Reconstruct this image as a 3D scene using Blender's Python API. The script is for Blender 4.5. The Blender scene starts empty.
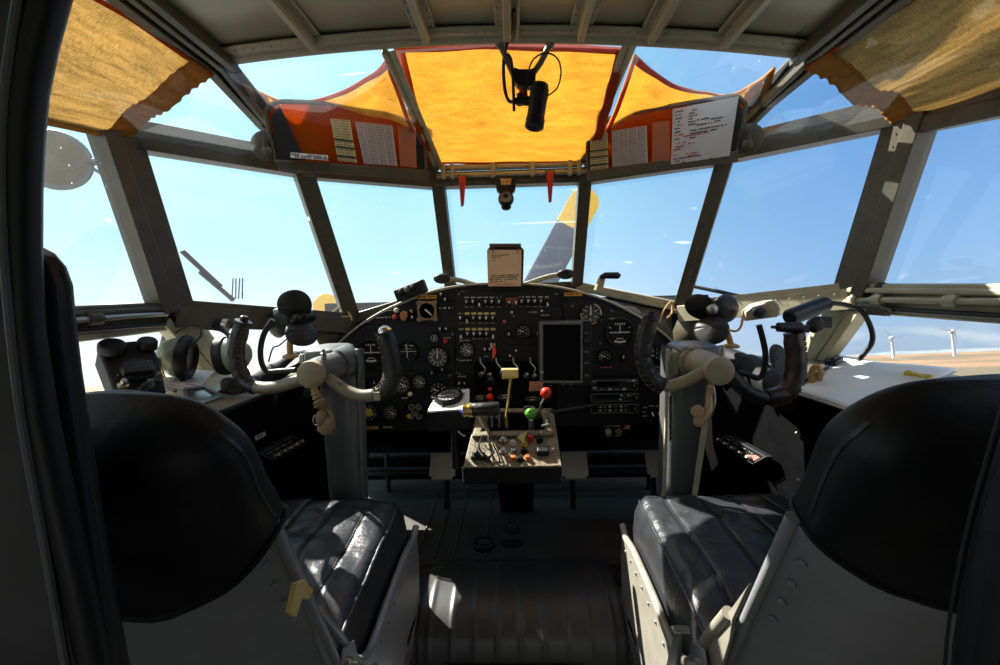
import bpy, math, random
from mathutils import Vector, Matrix, noise
random.seed(7)
C = bpy.context.scene.collection
V = Vector
PI = math.pi

# ------------------------------------------------------------------ camera model (aircraft frame: x right, y nose, z up)
F = 435.; YAW = math.radians(1.9); PIT = math.radians(6); ROL = math.radians(1.4); CZ = .78
cy_, sy_, cp_, sp_ = math.cos(YAW), math.sin(YAW), math.cos(PIT), math.sin(PIT)
FWD = V((-sy_*cp_, cy_*cp_, -sp_)); R0 = V((cy_, sy_, 0)); U0 = V((-sy_*sp_, cy_*sp_, cp_))
RGT = R0*math.cos(ROL) - U0*math.sin(ROL); UPV = U0*math.cos(ROL) + R0*math.sin(ROL)
EYE = V((0, 0, CZ))
def ray(px, py): return FWD + RGT*((px-500)/F) + UPV*((332.5-py)/F)
def Py(px, py, y): d = ray(px, py); return EYE + d*(y/d.y)
def Px(px, py, x): d = ray(px, py); return EYE + d*(x/d.x)
def Pz(px, py, z): d = ray(px, py); return EYE + d*((z-CZ)/d.z)
def Pp(px, py, p, n):
    d = ray(px, py); return EYE + d*((p-EYE).dot(n)/d.dot(n))

cam = bpy.data.objects.new('camera', bpy.data.cameras.new('camera')); C.objects.link(cam)
M = Matrix((RGT, UPV, -FWD)).transposed().to_4x4(); M.translation = EYE
cam.matrix_world = M
cam.data.sensor_width = 36; cam.data.lens = 36*F/1000; cam.data.clip_start = .02; cam.data.clip_end = 9000
bpy.context.scene.camera = cam

# ------------------------------------------------------------------ materials
def lin(c):
    if isinstance(c, (int, float)): c = (c, c, c)
    return tuple((x/255/12.92 if x/255 <= .04045 else ((x/255+.055)/1.055)**2.4) for x in c)
def newmat(name):
    m = bpy.data.materials.new(name); m.use_nodes = True
    nt = m.node_tree; nt.nodes.clear()
    return m, nt, nt.nodes, nt.links
def out(nt, s): o = nt.nodes.new('ShaderNodeOutputMaterial'); nt.links.new(s, o.inputs[0])
def coords(N, L, scale, kind='Object'):
    tc = N.new('ShaderNodeTexCoord'); mp = N.new('ShaderNodeMapping'); mp.inputs['Scale'].default_value = scale
    L.new(tc.outputs[kind], mp.inputs[0]); return mp.outputs[0]
def mat(name, col, rough=.5, metal=0., var=.15, vscale=25, bump=0., bscale=200, wear=None, wscale=14, wlim=.62, spec=.5, stretch=(1, 1, 1)):
    m, nt, N, L = newmat(name)
    b = N.new('ShaderNodeBsdfPrincipled'); b.inputs['Roughness'].default_value = rough; b.inputs['Metallic'].default_value = metal
    b.inputs['Specular IOR Level'].default_value = spec
    c = lin(col)
    co = coords(N, L, stretch)
    nz = N.new('ShaderNodeTexNoise'); nz.inputs['Scale'].default_value = vscale; nz.inputs['Detail'].default_value = 5
    L.new(co, nz.inputs['Vector'])
    r = N.new('ShaderNodeValToRGB'); r.color_ramp.elements[0].position = .3; r.color_ramp.elements[1].position = .7
    r.color_ramp.elements[0].color = tuple(x*(1-var) for x in c)+(1,); r.color_ramp.elements[1].color = tuple(min(1, x*(1+var)) for x in c)+(1,)
    L.new(nz.outputs['Fac'], r.inputs[0]); s = r.outputs[0]
    if wear:
        n2 = N.new('ShaderNodeTexNoise'); n2.inputs['Scale'].default_value = wscale; n2.inputs['Detail'].default_value = 8; n2.inputs['Roughness'].default_value = .7
        L.new(co, n2.inputs['Vector'])
        r2 = N.new('ShaderNodeValToRGB'); r2.color_ramp.elements[0].position = wlim; r2.color_ramp.elements[1].position = wlim+.06
        L.new(n2.outputs['Fac'], r2.inputs[0])
        mx = N.new('ShaderNodeMix'); mx.data_type = 'RGBA'; L.new(r2.outputs[0], mx.inputs[0]); L.new(s, mx.inputs[6]); mx.inputs[7].default_value = lin(wear)+(1,)
        s = mx.outputs[2]
    L.new(s, b.inputs['Base Color'])
    if bump:
        n3 = N.new('ShaderNodeTexNoise'); n3.inputs['Scale'].default_value = bscale; n3.inputs['Detail'].default_value = 4
        L.new(co, n3.inputs['Vector'])
        bp = N.new('ShaderNodeBump'); bp.inputs['Strength'].default_value = bump; bp.inputs['Distance'].default_value = .004
        L.new(n3.outputs['Fac'], bp.inputs['Height']); L.new(bp.outputs[0], b.inputs['Normal'])
    out(nt, b.outputs[0]); return m
def cloth(name, col, thru=.6, dark=.55, tint=None):
    m, nt, N, L = newmat(name)
    c = lin(col)
    co = coords(N, L, (1, 1, 1), 'UV')
    def stripe(sx, sy, sc):
        mp = N.new('ShaderNodeMapping'); mp.inputs['Scale'].default_value = (sx, sy, 1); L.new(co, mp.inputs[0])
        n = N.new('ShaderNodeTexNoise'); n.inputs['Scale'].default_value = sc; n.inputs['Detail'].default_value = 6; n.inputs['Roughness'].default_value = .65
        L.new(mp.outputs[0], n.inputs['Vector']); return n.outputs['Fac']
    a = stripe(90, 9, 2); b_ = stripe(4, 90, 2.); d = stripe(1.2, 5, 2)
    ad = N.new('ShaderNodeMath'); ad.operation = 'ADD'; L.new(a, ad.inputs[0]); L.new(b_, ad.inputs[1])
    a2 = N.new('ShaderNodeMath'); a2.operation = 'MULTIPLY_ADD'; L.new(d, a2.inputs[0]); a2.inputs[1].default_value = .7; L.new(ad.outputs[0], a2.inputs[2])
    r = N.new('ShaderNodeValToRGB'); e = r.color_ramp.elements
    e[0].position = .46; e[1].position = .62
    e[0].color = tuple(x*dark for x in c)+(1,); e[1].color = c+(1,)
    hm = N.new('ShaderNodeMath'); hm.operation = 'MULTIPLY'; hm.inputs[1].default_value = .41; L.new(a2.outputs[0], hm.inputs[0])
    L.new(hm.outputs[0], r.inputs[0])
    df = N.new('ShaderNodeBsdfDiffuse'); tr = N.new('ShaderNodeBsdfTranslucent')
    L.new(r.outputs[0], df.inputs[0]); L.new(r.outputs[0], tr.inputs[0])
    mx = N.new('ShaderNodeMixShader'); mx.inputs[0].default_value = thru
    L.new(df.outputs[0], mx.inputs[1]); L.new(tr.outputs[0], mx.inputs[2])
    s = mx.outputs[0]
    if tint:
        tp = N.new('ShaderNodeBsdfTransparent'); tp.inputs[0].default_value = lin(tint)+(1,)
        m2 = N.new('ShaderNodeMixShader'); m2.inputs[0].default_value = .16; L.new(s, m2.inputs[1]); L.new(tp.outputs[0], m2.inputs[2]); s = m2.outputs[0]
    out(nt, s); return m
def glass(name, tint=(250, 253, 255), dirt=.05, refl=.03, scr=1.):
    m, nt, N, L = newmat(name)
    tp = N.new('ShaderNodeBsdfTransparent'); tp.inputs[0].default_value = lin(tint)+(1,)
    gl = N.new('ShaderNodeBsdfGlossy'); gl.inputs['Roughness'].default_value = .03
    fr = N.new('ShaderNodeLayerWeight'); fr.inputs[0].default_value = .25
    fm = N.new('ShaderNodeMath'); fm.operation = 'MULTIPLY_ADD'; fm.inputs[1].default_value = .12; fm.inputs[2].default_value = refl
    L.new(fr.outputs['Facing'], fm.inputs[0])
    mx = N.new('ShaderNodeMixShader'); L.new(fm.outputs[0], mx.inputs[0]); L.new(tp.outputs[0], mx.inputs[1]); L.new(gl.outputs[0], mx.inputs[2])
    co = coords(N, L, (1, 1, 1))
    # specks
    vo = N.new('ShaderNodeTexVoronoi'); vo.inputs['Scale'].default_value = 34; vo.inputs['Randomness'].default_value = 1; L.new(co, vo.inputs['Vector'])
    sp = N.new('ShaderNodeValToRGB'); sp.color_ramp.elements[0].position = .03; sp.color_ramp.elements[1].position = .055
    sp.color_ramp.elements[0].color = (1, 1, 1, 1); sp.color_ramp.elements[1].color = (0, 0, 0, 1); L.new(vo.outputs['Distance'], sp.inputs[0])
    # long scratches: thin lines of a distorted, rotated noise
    mp = N.new('ShaderNodeMapping'); mp.inputs['Rotation'].default_value = (.3, .9, .5); mp.inputs['Scale'].default_value = (2., 34, 34); L.new(co, mp.inputs[0])
    n1 = N.new('ShaderNodeTexNoise'); n1.inputs['Scale'].default_value = 1.; n1.inputs['Detail'].default_value = 1; L.new(mp.outputs[0], n1.inputs['Vector'])
    sc = N.new('ShaderNodeValToRGB'); sc.color_ramp.elements[0].position = .74; sc.color_ramp.elements[1].position = .80; L.new(n1.outputs['Fac'], sc.inputs[0])
    n2 = N.new('ShaderNodeTexNoise'); n2.inputs['Scale'].default_value = 3.; n2.inputs['Detail'].default_value = 5; L.new(co, n2.inputs['Vector'])
    hz = N.new('ShaderNodeMath'); hz.operation = 'MULTIPLY'; hz.inputs[1].default_value = dirt; L.new(n2.outputs['Fac'], hz.inputs[0])
    a = N.new('ShaderNodeMath'); a.operation = 'MULTIPLY_ADD'; a.inputs[1].default_value = .35*scr; L.new(sp.outputs[0], a.inputs[0]); L.new(hz.outputs[0], a.inputs[2])
    b = N.new('ShaderNodeMath'); b.operation = 'MULTIPLY_ADD'; b.inputs[1].default_value = .25*scr; L.new(sc.outputs[0], b.inputs[0]); L.new(a.outputs[0], b.inputs[2])
    tl = N.new('ShaderNodeBsdfTranslucent'); tl.inputs[0].default_value = (.8, .85, .9, 1)
    m2 = N.new('ShaderNodeMixShader'); L.new(b.outputs[0], m2.inputs[0]); L.new(mx.outputs[0], m2.inputs[1]); L.new(tl.outputs[0], m2.inputs[2])
    out(nt, m2.outputs[0]); return m

M_ = dict(
    frame=mat('window_frame_paint', (76, 70, 55), .45, wear=(50, 43, 34), wscale=9, wlim=.6, var=.2),
    roof=mat('roof_metal_paint', (160, 152, 130), .38, var=.12, vscale=10, bump=.06, bscale=30),
    roofrib=mat('roof_rib_paint', (158, 150, 128), .4, var=.1),
    beige=mat('beige_paint', (172, 164, 138), .45, wear=(96, 84, 64), wlim=.63),
    black=mat('black_crackle_paint', (28, 28, 29), .6, var=.25, bump=.25, bscale=500, spec=.25),
    panel=mat('panel_black_paint', (22, 22, 23), .6, var=.2, bump=.12, bscale=350, spec=.3),
    deep=mat('dark_lining', (9, 9, 10), .95, var=.3, spec=.03),
    rubber=mat('black_rubber', (22, 21, 21), .5, var=.15, spec=.4),
    leather=mat('black_leather', (44, 45, 48), .36, var=.2, vscale=40, bump=.5, bscale=70, spec=.55),
    cover=mat('black_seat_cover', (16, 16, 18), .55, var=.25, bump=.35, bscale=60, spec=.35),
    shell=mat('grey_seat_metal', (142, 143, 145), .42, metal=.25, wear=(80, 78, 72), wlim=.66, var=.1),
    shell_sunlit=mat('sunlit_seat_side_metal', (150, 144, 130), .4, metal=.1, var=.12, wear=(100, 92, 76), wlim=.66),  # seat side metal with the sun's warm cream put into the colour
    colgrey=mat('grey_column_paint', (92, 94, 92), .4, metal=.15, wear=(56, 54, 48), wlim=.62, var=.12),
    wheel=mat('worn_wheel_paint', (128, 120, 100), .42, wear=(84, 66, 44), wscale=22, wlim=.56),
    hubcap=mat('hub_cap_cream', (158, 144, 112), .45, wear=(120, 104, 76), wscale=30, wlim=.62),
    grip=mat('black_grip_leather', (24, 23, 23), .42, var=.3, bump=.4, bscale=110),
    gripbrown=mat('worn_brown_grip', (58, 40, 32), .36, wear=(26, 22, 20), wscale=26, wlim=.5, bump=.3, bscale=90),
    lace=mat('lacing_cord', (92, 78, 58), .8),
    floor=mat('floor_black_paint', (66, 64, 60), .5, wear=(58, 56, 52), wscale=18, wlim=.68, var=.2, bump=.12, bscale=140),
    hump=mat('worn_black_cover_paint', (60, 60, 59), .42, wear=(86, 84, 78), wscale=7, wlim=.66, var=.2),
    crackle=mat('pedestal_crackle_paint', (142, 128, 100), .55, wear=(44, 38, 32), wscale=240, wlim=.515, var=.2),
    white=mat('white_mark', (222, 220, 210), .6, var=.03),
    dimwhite=mat('dim_white_mark', (190, 186, 172), .6, var=.05),
    dial=mat('dial_black', (16, 16, 17), .4, var=.1, spec=.2),
    dialgrey=mat('dial_grey', (62, 62, 58), .5, var=.2),
    yellow=mat('yellow_paint', (214, 186, 50), .45, var=.06),
    ylabel=mat('yellow_label', (224, 160, 48), .5, var=.06),
    brownlabel=mat('brown_label', (150, 104, 74), .5, var=.1),
    red=mat('red_paint', (214, 44, 28), .35, var=.08),
    redhandle=mat('red_handle_paint', (176, 36, 22), .35, var=.15),
    green=mat('green_knob', (86, 158, 40), .3, var=.08),
    blue=mat('blue_knob', (44, 66, 190), .35, var=.1),
    cream=mat('cream_plastic', (240, 208, 130), .4, var=.06, wear=(232, 176, 80), wlim=.6),
    brass=mat('brass', (196, 170, 92), .3, metal=.8),
    steel=mat('bare_steel', (170, 168, 160), .3, metal=.85, var=.1),
    chrome=mat('chrome', (215, 213, 205), .15, metal=.95, var=.05),
    bronze=mat('bronze_cap', (176, 112, 66), .4, metal=.4),
    orange=mat('orange_lamp', (210, 84, 40), .35),
    paper=mat('white_paper', (236, 235, 232), .8, var=.02),
    cardcream=mat('cream_card', (214, 184, 150), .7, var=.04),
    cardyellow=mat('yellow_card', (196, 178, 112), .7, var=.05),
    cardgrey=mat('grey_card', (186, 180, 178), .7, var=.05),
    cardorange=mat('orange_card', (206, 104, 24), .7, var=.05),
    ink=mat('black_ink', (38, 34, 32), .8),
    redink=mat('red_ink', (176, 60, 54), .8),
    greyink=mat('grey_ink', (120, 112, 116), .8),
    screen=mat('screen_black', (4, 4, 5), .5, var=.02, spec=.08),
    headset=mat('grey_green_plastic', (150, 160, 138), .35, var=.06),
    tan=mat('tan_cloth', (146, 122, 88), .85, var=.25, bump=.5, bscale=120),
    peach=mat('peach_plastic', (176, 140, 104), .4, var=.1),
    wire=mat('tan_wire', (196, 150, 92), .5),
    pad=mat('grey_pedal_pad', (176, 172, 154), .6, var=.12, bump=.2, bscale=160),
    prop=mat('propeller_blue_grey', (54, 62, 78), .4, wear=(110, 116, 126), wscale=24, wlim=.68, var=.2),
    proptip=mat('propeller_yellow', (226, 176, 44), .45, var=.08),
    mirror=mat('mirror_back', (112, 102, 82), .7, var=.2, spec=.1),
    turb=mat('turbine_white', (158, 160, 164), .5, var=.03),
    ground=mat('dry_field', (122, 92, 62), .95, var=.3, vscale=.02, wear=(84, 72, 48), wscale=.004, wlim=.52),
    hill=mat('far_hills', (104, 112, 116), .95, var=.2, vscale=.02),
    hem=mat('red_hem', (176, 64, 26), .8, var=.15),
    bulk=mat('bulkhead_grey', (90, 90, 92), .6, var=.15),
    pink=mat('pink_tag', (220, 140, 130), .6),
    lampglass=mat('cream_lamp', (236, 226, 200), .2),
    copper=mat('red_copper_fitting', (176, 70, 40), .35, metal=.4),
)
M_['glass'] = glass('window_glass')
M_['visor'] = cloth('amber_visor', (168, 100, 36), thru=.7, dark=.75, tint=(225, 130, 40))
M_['clothc'] = cloth('orange_cloth', (236, 196, 112), thru=.68, dark=.66)
M_['clothl'] = cloth('faded_orange_cloth', (216, 190, 140), thru=.6, dark=.45)
M_['clothhem'] = cloth('folded_hem_cloth', (206, 152, 84), thru=.4, dark=.6)
M_['hemt'] = cloth('red_binding', (206, 96, 40), thru=.5, dark=.8)

# ------------------------------------------------------------------ mesh helpers
def basis(axis, hint=None):
    a = V(axis).normalized(); h = V(hint) if hint is not None else (V((0, 0, 1)) if abs(a.z) < .9 else V((1, 0, 0)))
    s = a.cross(h).normalized(); t = s.cross(a).normalized(); return a, s, t
class MB:
    def __init__(s): s.v = []; s.f = []; s.uv = None
    def add(s, vs, fs):
        o = len(s.v); s.v += [V(p) for p in vs]; s.f += [tuple(i+o for i in f) for f in fs]; return s
    def box(s, c, d, X=(1, 0, 0), Y=(0, 1, 0), Z=(0, 0, 1)):
        X, Y, Z, c = V(X).normalized()*d[0]/2, V(Y).normalized()*d[1]/2, V(Z).normalized()*d[2]/2, V(c)
        vs = [c+X*i+Y*j+Z*k for i in (-1, 1) for j in (-1, 1) for k in (-1, 1)]
        return s.add(vs, [(0, 1, 3, 2), (4, 6, 7, 5), (0, 4, 5, 1), (2, 3, 7, 6), (0, 2, 6, 4), (1, 5, 7, 3)])
    def beam(s, p, q, w, h, up=(0, 0, 1), ext=0.):
        p, q = V(p), V(q); a, sd, t = basis(q-p, up); l = (q-p).length+2*ext
        return s.box((p+q)/2, (l, w, h), a, sd, t)
    def tube(s, pts, r, n=10, caps=True):
        pts = [V(p) for p in pts]; m = len(pts); rs = r if isinstance(r, (list, tuple)) else [r]*m
        tan = [(pts[min(i+1, m-1)]-pts[max(i-1, 0)]).normalized() for i in range(m)]
        a, u, w = basis(tan[0]); vs = []
        for i in range(m):
            u = (u-tan[i]*u.dot(tan[i])).normalized(); w = tan[i].cross(u)
            for k in range(n):
                an = 2*PI*k/n; vs.append(pts[i]+(u*math.cos(an)+w*math.sin(an))*rs[i])
        fs = [(i*n+k, i*n+(k+1) % n, (i+1)*n+(k+1) % n, (i+1)*n+k) for i in range(m-1) for k in range(n)]
        if caps: fs += [tuple(range(n-1, -1, -1)), tuple((m-1)*n+k for k in range(n))]
        return s.add(vs, fs)
    def lathe(s, c, axis, prof, n=24, sx=1., hint=None, close=True):
        a, u, w = basis(axis, hint); c = V(c); vs = []
        for r, h in prof:
            for k in range(n):
                an = 2*PI*k/n; vs.append(c+a*h+(u*math.cos(an)*sx+w*math.sin(an))*r)
        m = len(prof)
        fs = [(i*n+k, i*n+(k+1) % n, (i+1)*n+(k+1) % n, (i+1)*n+k) for i in range(m-1) for k in range(n)]
        if close: fs += [tuple(range(n-1, -1, -1)), tuple((m-1)*n+k for k in range(n))]
        return s.add(vs, fs)
    def ball(s, c, r, n=16, sq=(1, 1, 1)):
        pr = []
        vs = []; fs = []; m = n//2
        c = V(c)
        for i in range(m+1):
            th = PI*i/m
            for k in range(n):
                an = 2*PI*k/n; vs.append(c+V((r*sq[0]*math.sin(th)*math.cos(an), r*sq[1]*math.sin(th)*math.sin(an), r*sq[2]*math.cos(th))))
        fs = [(i*n+k, (i+1)*n+k, (i+1)*n+(k+1) % n, i*n+(k+1) % n) for i in range(m) for k in range(n)]
        return s.add(vs, fs)
    def prism(s, poly, d):
        poly = [V(p) for p in poly]; d = V(d); n = len(poly)
        return s.add(poly+[p+d for p in poly], [tuple(range(n)), tuple(range(2*n-1, n-1, -1))]+[(i, i+n, (i+1) % n+n, (i+1) % n) for i in range(n)])
    def ring(s, poly, poly2, d):          # frame between two outlines with the same count
        a = [V(p) for p in poly]; b = [V(p) for p in poly2]; d = V(d); n = len(a)
        fs = []
        for i in range(n):
            j = (i+1) % n
            fs += [(i, j, n+j, n+i), (2*n+i, 3*n+i, 3*n+j, 2*n+j), (i, 2*n+i, 2*n+j, j), (n+i, n+j, 3*n+j, 3*n+i)]
        return s.add(a+b+[p+d for p in a]+[p+d for p in b], fs)
    def grid(s, fn, nu, nv, uvs=(1, 1)):
        vs = [fn(i/nu, j/nv) for j in range(nv+1) for i in range(nu+1)]
        s.uv = [(i/nu*uvs[0], j/nv*uvs[1]) for j in range(nv+1) for i in range(nu+1)]
        return s.add(vs, [(j*(nu+1)+i, j*(nu+1)+i+1, (j+1)*(nu+1)+i+1, (j+1)*(nu+1)+i) for j in range(nv) for i in range(nu)])
    def dashes(s, o, X, Y, w, h, seed=0, gap=.35, n=None, th=.0006):      # a line of unreadable lettering
        X, Y, o = V(X).normalized(), V(Y).normalized(), V(o); Z = X.cross(Y); rnd = random.Random(seed); x = 0
        while x < w:
            l = min(h*rnd.uniform(.5, .9), w-x)
            if rnd.random() > .16: s.box(o+X*(x+l/2)+Y*(h*rnd.uniform(-.06, .06)), (l*.86, h*rnd.uniform(.65, 1), th), X, Y, Z)
            x += l+h*gap*.5
        return s
def obj(name, mb, m, parent=None, smooth=40, bevel=0, sol=0, sub=0, seg=2):
    me = bpy.data.meshes.new(name)
    off = V((0, 0, 0))
    if parent is not None:
        p = parent
        while p is not None: off += p.location; p = p.parent
    elif mb.v:
        lo = V([min(v[i] for v in mb.v) for i in range(3)]); hi = V([max(v[i] for v in mb.v) for i in range(3)])
        off = V(((lo.x+hi.x)/2, (lo.y+hi.y)/2, lo.z))
    me.from_pydata([tuple(v-off) for v in mb.v], [], mb.f)
    if mb.uv and len(mb.uv) == len(mb.v):
        ul = me.uv_layers.new(name='UVMap')
        for lp in me.loops: ul.data[lp.index].uv = mb.uv[lp.vertex_index]
    me.validate(); me.update()
    import bmesh
    bm = bmesh.new(); bm.from_mesh(me); bmesh.ops.recalc_face_normals(bm, faces=bm.faces); bm.to_mesh(me); bm.free()
    for p in me.polygons: p.use_smooth = True
    me.set_sharp_from_angle(angle=math.radians(smooth))
    me.materials.append(M_[m] if isinstance(m, str) else m)
    o = bpy.data.objects.new(name, me); C.objects.link(o)
    if parent is not None: o.parent = parent
    else: o.location = off
    if bevel:
        b = o.modifiers.new('Bevel', 'BEVEL'); b.width = bevel; b.segments = seg; b.limit_method = 'ANGLE'; b.angle_limit = math.radians(50)
    if sol:
        b = o.modifiers.new('Solidify', 'SOLIDIFY'); b.thickness = sol; b.offset = 0
    if sub:
        b = o.modifiers.new('Subdivision', 'SUBSURF'); b.levels = sub; b.render_levels = sub
    return o
def tag(o, label, cat, group=None):
    o['label'] = label; o['category'] = cat
    if group: o['group'] = group
    return o
def thing(name, label, cat, loc, group=None):
    o = bpy.data.objects.new(name, None); C.objects.link(o); o.location = V(loc); o.empty_display_size = .05
    return tag(o, label, cat, group)
def struct(o): o['kind'] = 'structure'; return o
def lab(o, t): o['label'] = t; return o
def spline(pts, n=8):
    pts = [V(p) for p in pts]; res = []
    for i in range(len(pts)-1):
        p0, p1, p2, p3 = pts[max(i-1, 0)], pts[i], pts[i+1], pts[min(i+2, len(pts)-1)]
        for k in range(n):
            t = k/n
            res.append(.5*((2*p1)+(p2-p0)*t+(2*p0-5*p1+4*p2-p3)*t*t+(3*p1-p0-3*p2+p3)*t**3))
    res.append(pts[-1]); return res
def rivets(mb, pts, ax, r=.0025, h=.0015):
    for p in pts: mb.lathe(p, ax, [(r, 0), (r*.8, h*.7), (r*.3, h)], 8)
    return mb
def lerp(a, b, t): return V(a)*(1-t)+V(b)*t
def mir(p): return V((-p[0], p[1], p[2]))

exec_order = []
# ================================================================== WORLD / SUN / GROUND
SUN = V((-.57, .455, .68)).normalized()
GA, GB = .022, -.1914                                      # ground slope seen from the nose-high aircraft
GN = V((-GA, -GB, 1)).normalized()
w = bpy.data.worlds.new('world'); bpy.context.scene.world = w; w.use_nodes = True
nt = w.node_tree; N = nt.nodes; L = nt.links; N.clear()
tc = N.new('ShaderNodeTexCoord')
def dotn(vec):
    n = N.new('ShaderNodeVectorMath'); n.operation = 'DOT_PRODUCT'; n.inputs[1].default_value = vec; L.new(tc.outputs['Generated'], n.inputs[0]); return n.outputs['Value']
el = dotn(GN); sd = dotn(SUN); hd = dotn(V((-.92, .32, .1)).normalized())
def ramp(src, stops):
    r = N.new('ShaderNodeValToRGB'); e = r.color_ramp.elements
    while len(e) < len(stops): e.new(.5)
    for k, (p, c) in enumerate(stops): e[k].position = p; e[k].color = lin(c)+(1,)
    L.new(src, r.inputs[0]); return r.outputs[0]
base = ramp(el, [(0., (168, 188, 208)), (.06, (160, 190, 220)), (.18, (134, 178, 224)), (.40, (104, 154, 212)), (.8, (88, 138, 204))])
left = ramp(el, [(0., (255, 255, 255)), (.08, (240, 250, 254)), (.25, (180, 228, 244)), (.5, (134, 206, 234)), (.9, (150, 206, 236))])
hm = N.new('ShaderNodeMapRange'); hm.inputs[1].default_value = -.35; hm.inputs[2].default_value = .5; hm.interpolation_type = 'SMOOTHSTEP'; L.new(hd, hm.inputs[0])
mx = N.new('ShaderNodeMix'); mx.data_type = 'RGBA'; L.new(hm.outputs[0], mx.inputs[0]); L.new(base, mx.inputs[6]); L.new(left, mx.inputs[7])
# thin cloud streaks near the horizon
mp = N.new('ShaderNodeMapping'); mp.inputs['Scale'].default_value = (4, 4, 22); L.new(tc.outputs['Generated'], mp.inputs[0])
nz = N.new('ShaderNodeTexNoise'); nz.inputs['Scale'].default_value = 1.6; nz.inputs['Detail'].default_value = 6; L.new(mp.outputs[0], nz.inputs['Vector'])
cl = ramp(nz.outputs['Fac'], [(.5, (0, 0, 0)), (.68, (205, 205, 205))])
ce = ramp(el, [(0., (255, 255, 255)), (.05, (220, 220, 220)), (.14, (0, 0, 0))])
cm = N.new('ShaderNodeMath'); cm.operation = 'MULTIPLY'; L.new(cl, cm.inputs[0]); L.new(ce, cm.inputs[1])
m3 = N.new('ShaderNodeMix'); m3.data_type = 'RGBA'; L.new(cm.outputs[0], m3.inputs[0]); L.new(mx.outputs[2], m3.inputs[6]); m3.inputs[7].default_value = lin((232, 234, 238))+(1,)
# glow round the sun
gp = N.new('ShaderNodeMath'); gp.operation = 'MAXIMUM'; gp.inputs[1].default_value = 0; L.new(sd, gp.inputs[0])
gq = N.new('ShaderNodeMath'); gq.operation = 'POWER'; gq.inputs[1].default_value = 9; L.new(gp.outputs[0], gq.inputs[0])
gs = N.new('ShaderNodeMath'); gs.operation = 'MULTIPLY'; gs.inputs[1].default_value = .9; L.new(gq.outputs[0], gs.inputs[0])
ad = N.new('ShaderNodeMix'); ad.data_type = 'RGBA'; ad.blend_type = 'ADD'; ad.inputs[0].default_value = 1
L.new(m3.outputs[2], ad.inputs[6]); gc = N.new('ShaderNodeCombineColor'); [L.new(gs.outputs[0], gc.inputs[i]) for i in range(3)]; L.new(gc.outputs[0], ad.inputs[7])
# added brightness in the unseen sky behind, to fill the cockpit
bd_ = dotn(V((.1, -1, .12)).normalized())
bm_ = N.new('ShaderNodeMapRange'); bm_.inputs[1].default_value = .05; bm_.inputs[2].default_value = .5; bm_.inputs[4].default_value = 1.1; bm_.interpolation_type = 'SMOOTHSTEP'; L.new(bd_, bm_.inputs[0])
b2 = N.new('ShaderNodeMix'); b2.data_type = 'RGBA'; b2.blend_type = 'ADD'; b2.inputs[0].default_value = 1
L.new(ad.outputs[2], b2.inputs[6]); bc_ = N.new('ShaderNodeCombineColor'); [L.new(bm_.outputs[0], bc_.inputs[i]) for i in range(3)]; L.new(bc_.outputs[0], b2.inputs[7])
bg = N.new('ShaderNodeBackground'); bg.inputs['Strength'].default_value = 1.0; L.new(b2.outputs[2], bg.inputs[0])
wo = N.new('ShaderNodeOutputWorld'); L.new(bg.outputs[0], wo.inputs[0])
sl = bpy.data.lights.new('sun', 'SUN'); sl.energy = 15.0; sl.angle = math.radians(.53); sl.color = (1, .95, .86)
so = bpy.data.objects.new('sun', sl); C.objects.link(so); so.rotation_euler = SUN.to_track_quat('Z', 'Y').to_euler()
def gpt(x, y, h=0): return V((x, y, GA*x+GB*y-2.6+h))
struct(obj('ground', MB().add([gpt(-6000, -500), gpt(6000, -500), gpt(6000, 8000), gpt(-6000, 8000)], [(0, 1, 2, 3)]), 'ground'))
struct(obj('ground_bounce_apron', MB().add([gpt(-70, -60, .05), gpt(52, -60, .05), gpt(46, 45, .05), gpt(-70, 55, .05)], [(0, 1, 2, 3)]), mat('bounce_apron_grey', (118, 118, 116), .9, vscale=.5)))  # unseen apron added so light bounced from below comes in grey
hb = MB(); rnd = random.Random(3); pts = []
for i in range(81):
    a = math.radians(-70+140*i/80); d = 2600
    x, y = d*math.sin(a), d*math.cos(a); pts.append((x, y, 14+22*noise.noise(V((i*.23, 1.3, 0)))+10*noise.noise(V((i*.9, 4, 0)))))
vs = []
for x, y, h in pts: vs += [gpt(x, y, -3), gpt(x*1.02, y*1.02, max(6, h)), gpt(x*1.1, y*1.1, -3)]
hb.add(vs, [f for i in range(80) for f in ((i*3, i*3+3, i*3+4, i*3+1), (i*3+1, i*3+4, i*3+5, i*3+2))])
struct(obj('hills', hb, 'hill'))
def turbine(px, pyb, pyh, rpx, D, rot, label):
    base = gpt(0, 0); d = ray(px, pyb); d2 = d/d.y
    b = EYE+d2*D; b.z = gpt(b.x, b.y).z; hz = EYE+(ray(px-1, pyh)/ray(px-1, pyh).y)*D; hub = b+GN*((hz-b).dot(GN))
    t = thing('wind_turbine', label, 'wind turbine', b, 'wind turbines on the field')
    obj('tower', MB().tube([b, lerp(b, hub, .5), hub], [1.1, .9, .7], 12), 'turb', t)
    ax = V((-.55, -.8, .14)).normalized(); obj('nacelle', MB().beam(hub-ax*5, hub+ax*3, 2.2, 2.2, GN), 'turb', t, bevel=.3)
    c = hub+ax*4.2; a, u, wv = basis(ax, GN); r = rpx*D/F*1.1
    obj('rotor_hub', MB().ball(c, 1.2), 'turb', t)
    for k in range(3):
        an = rot+2*PI*k/3; dr = u*math.cos(an)+wv*math.sin(an); sd_ = a.cross(dr)
        obj('blade', MB().prism([c-sd_*.4, c+sd_*.5, c+dr*r*.25+sd_*.9, c+dr*r+sd_*.15, c+dr*r-sd_*.1, c+dr*r*.25-sd_*.4], a*.5), 'turb', t)
turbine(894, 355, 337.5, 9, 330, 1.05, 'left white wind turbine on the brown field, smaller of the pair')
turbine(955, 353, 331, 9.5, 320, .35, 'right white wind turbine on the brown field, nearest the seat back')
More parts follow.
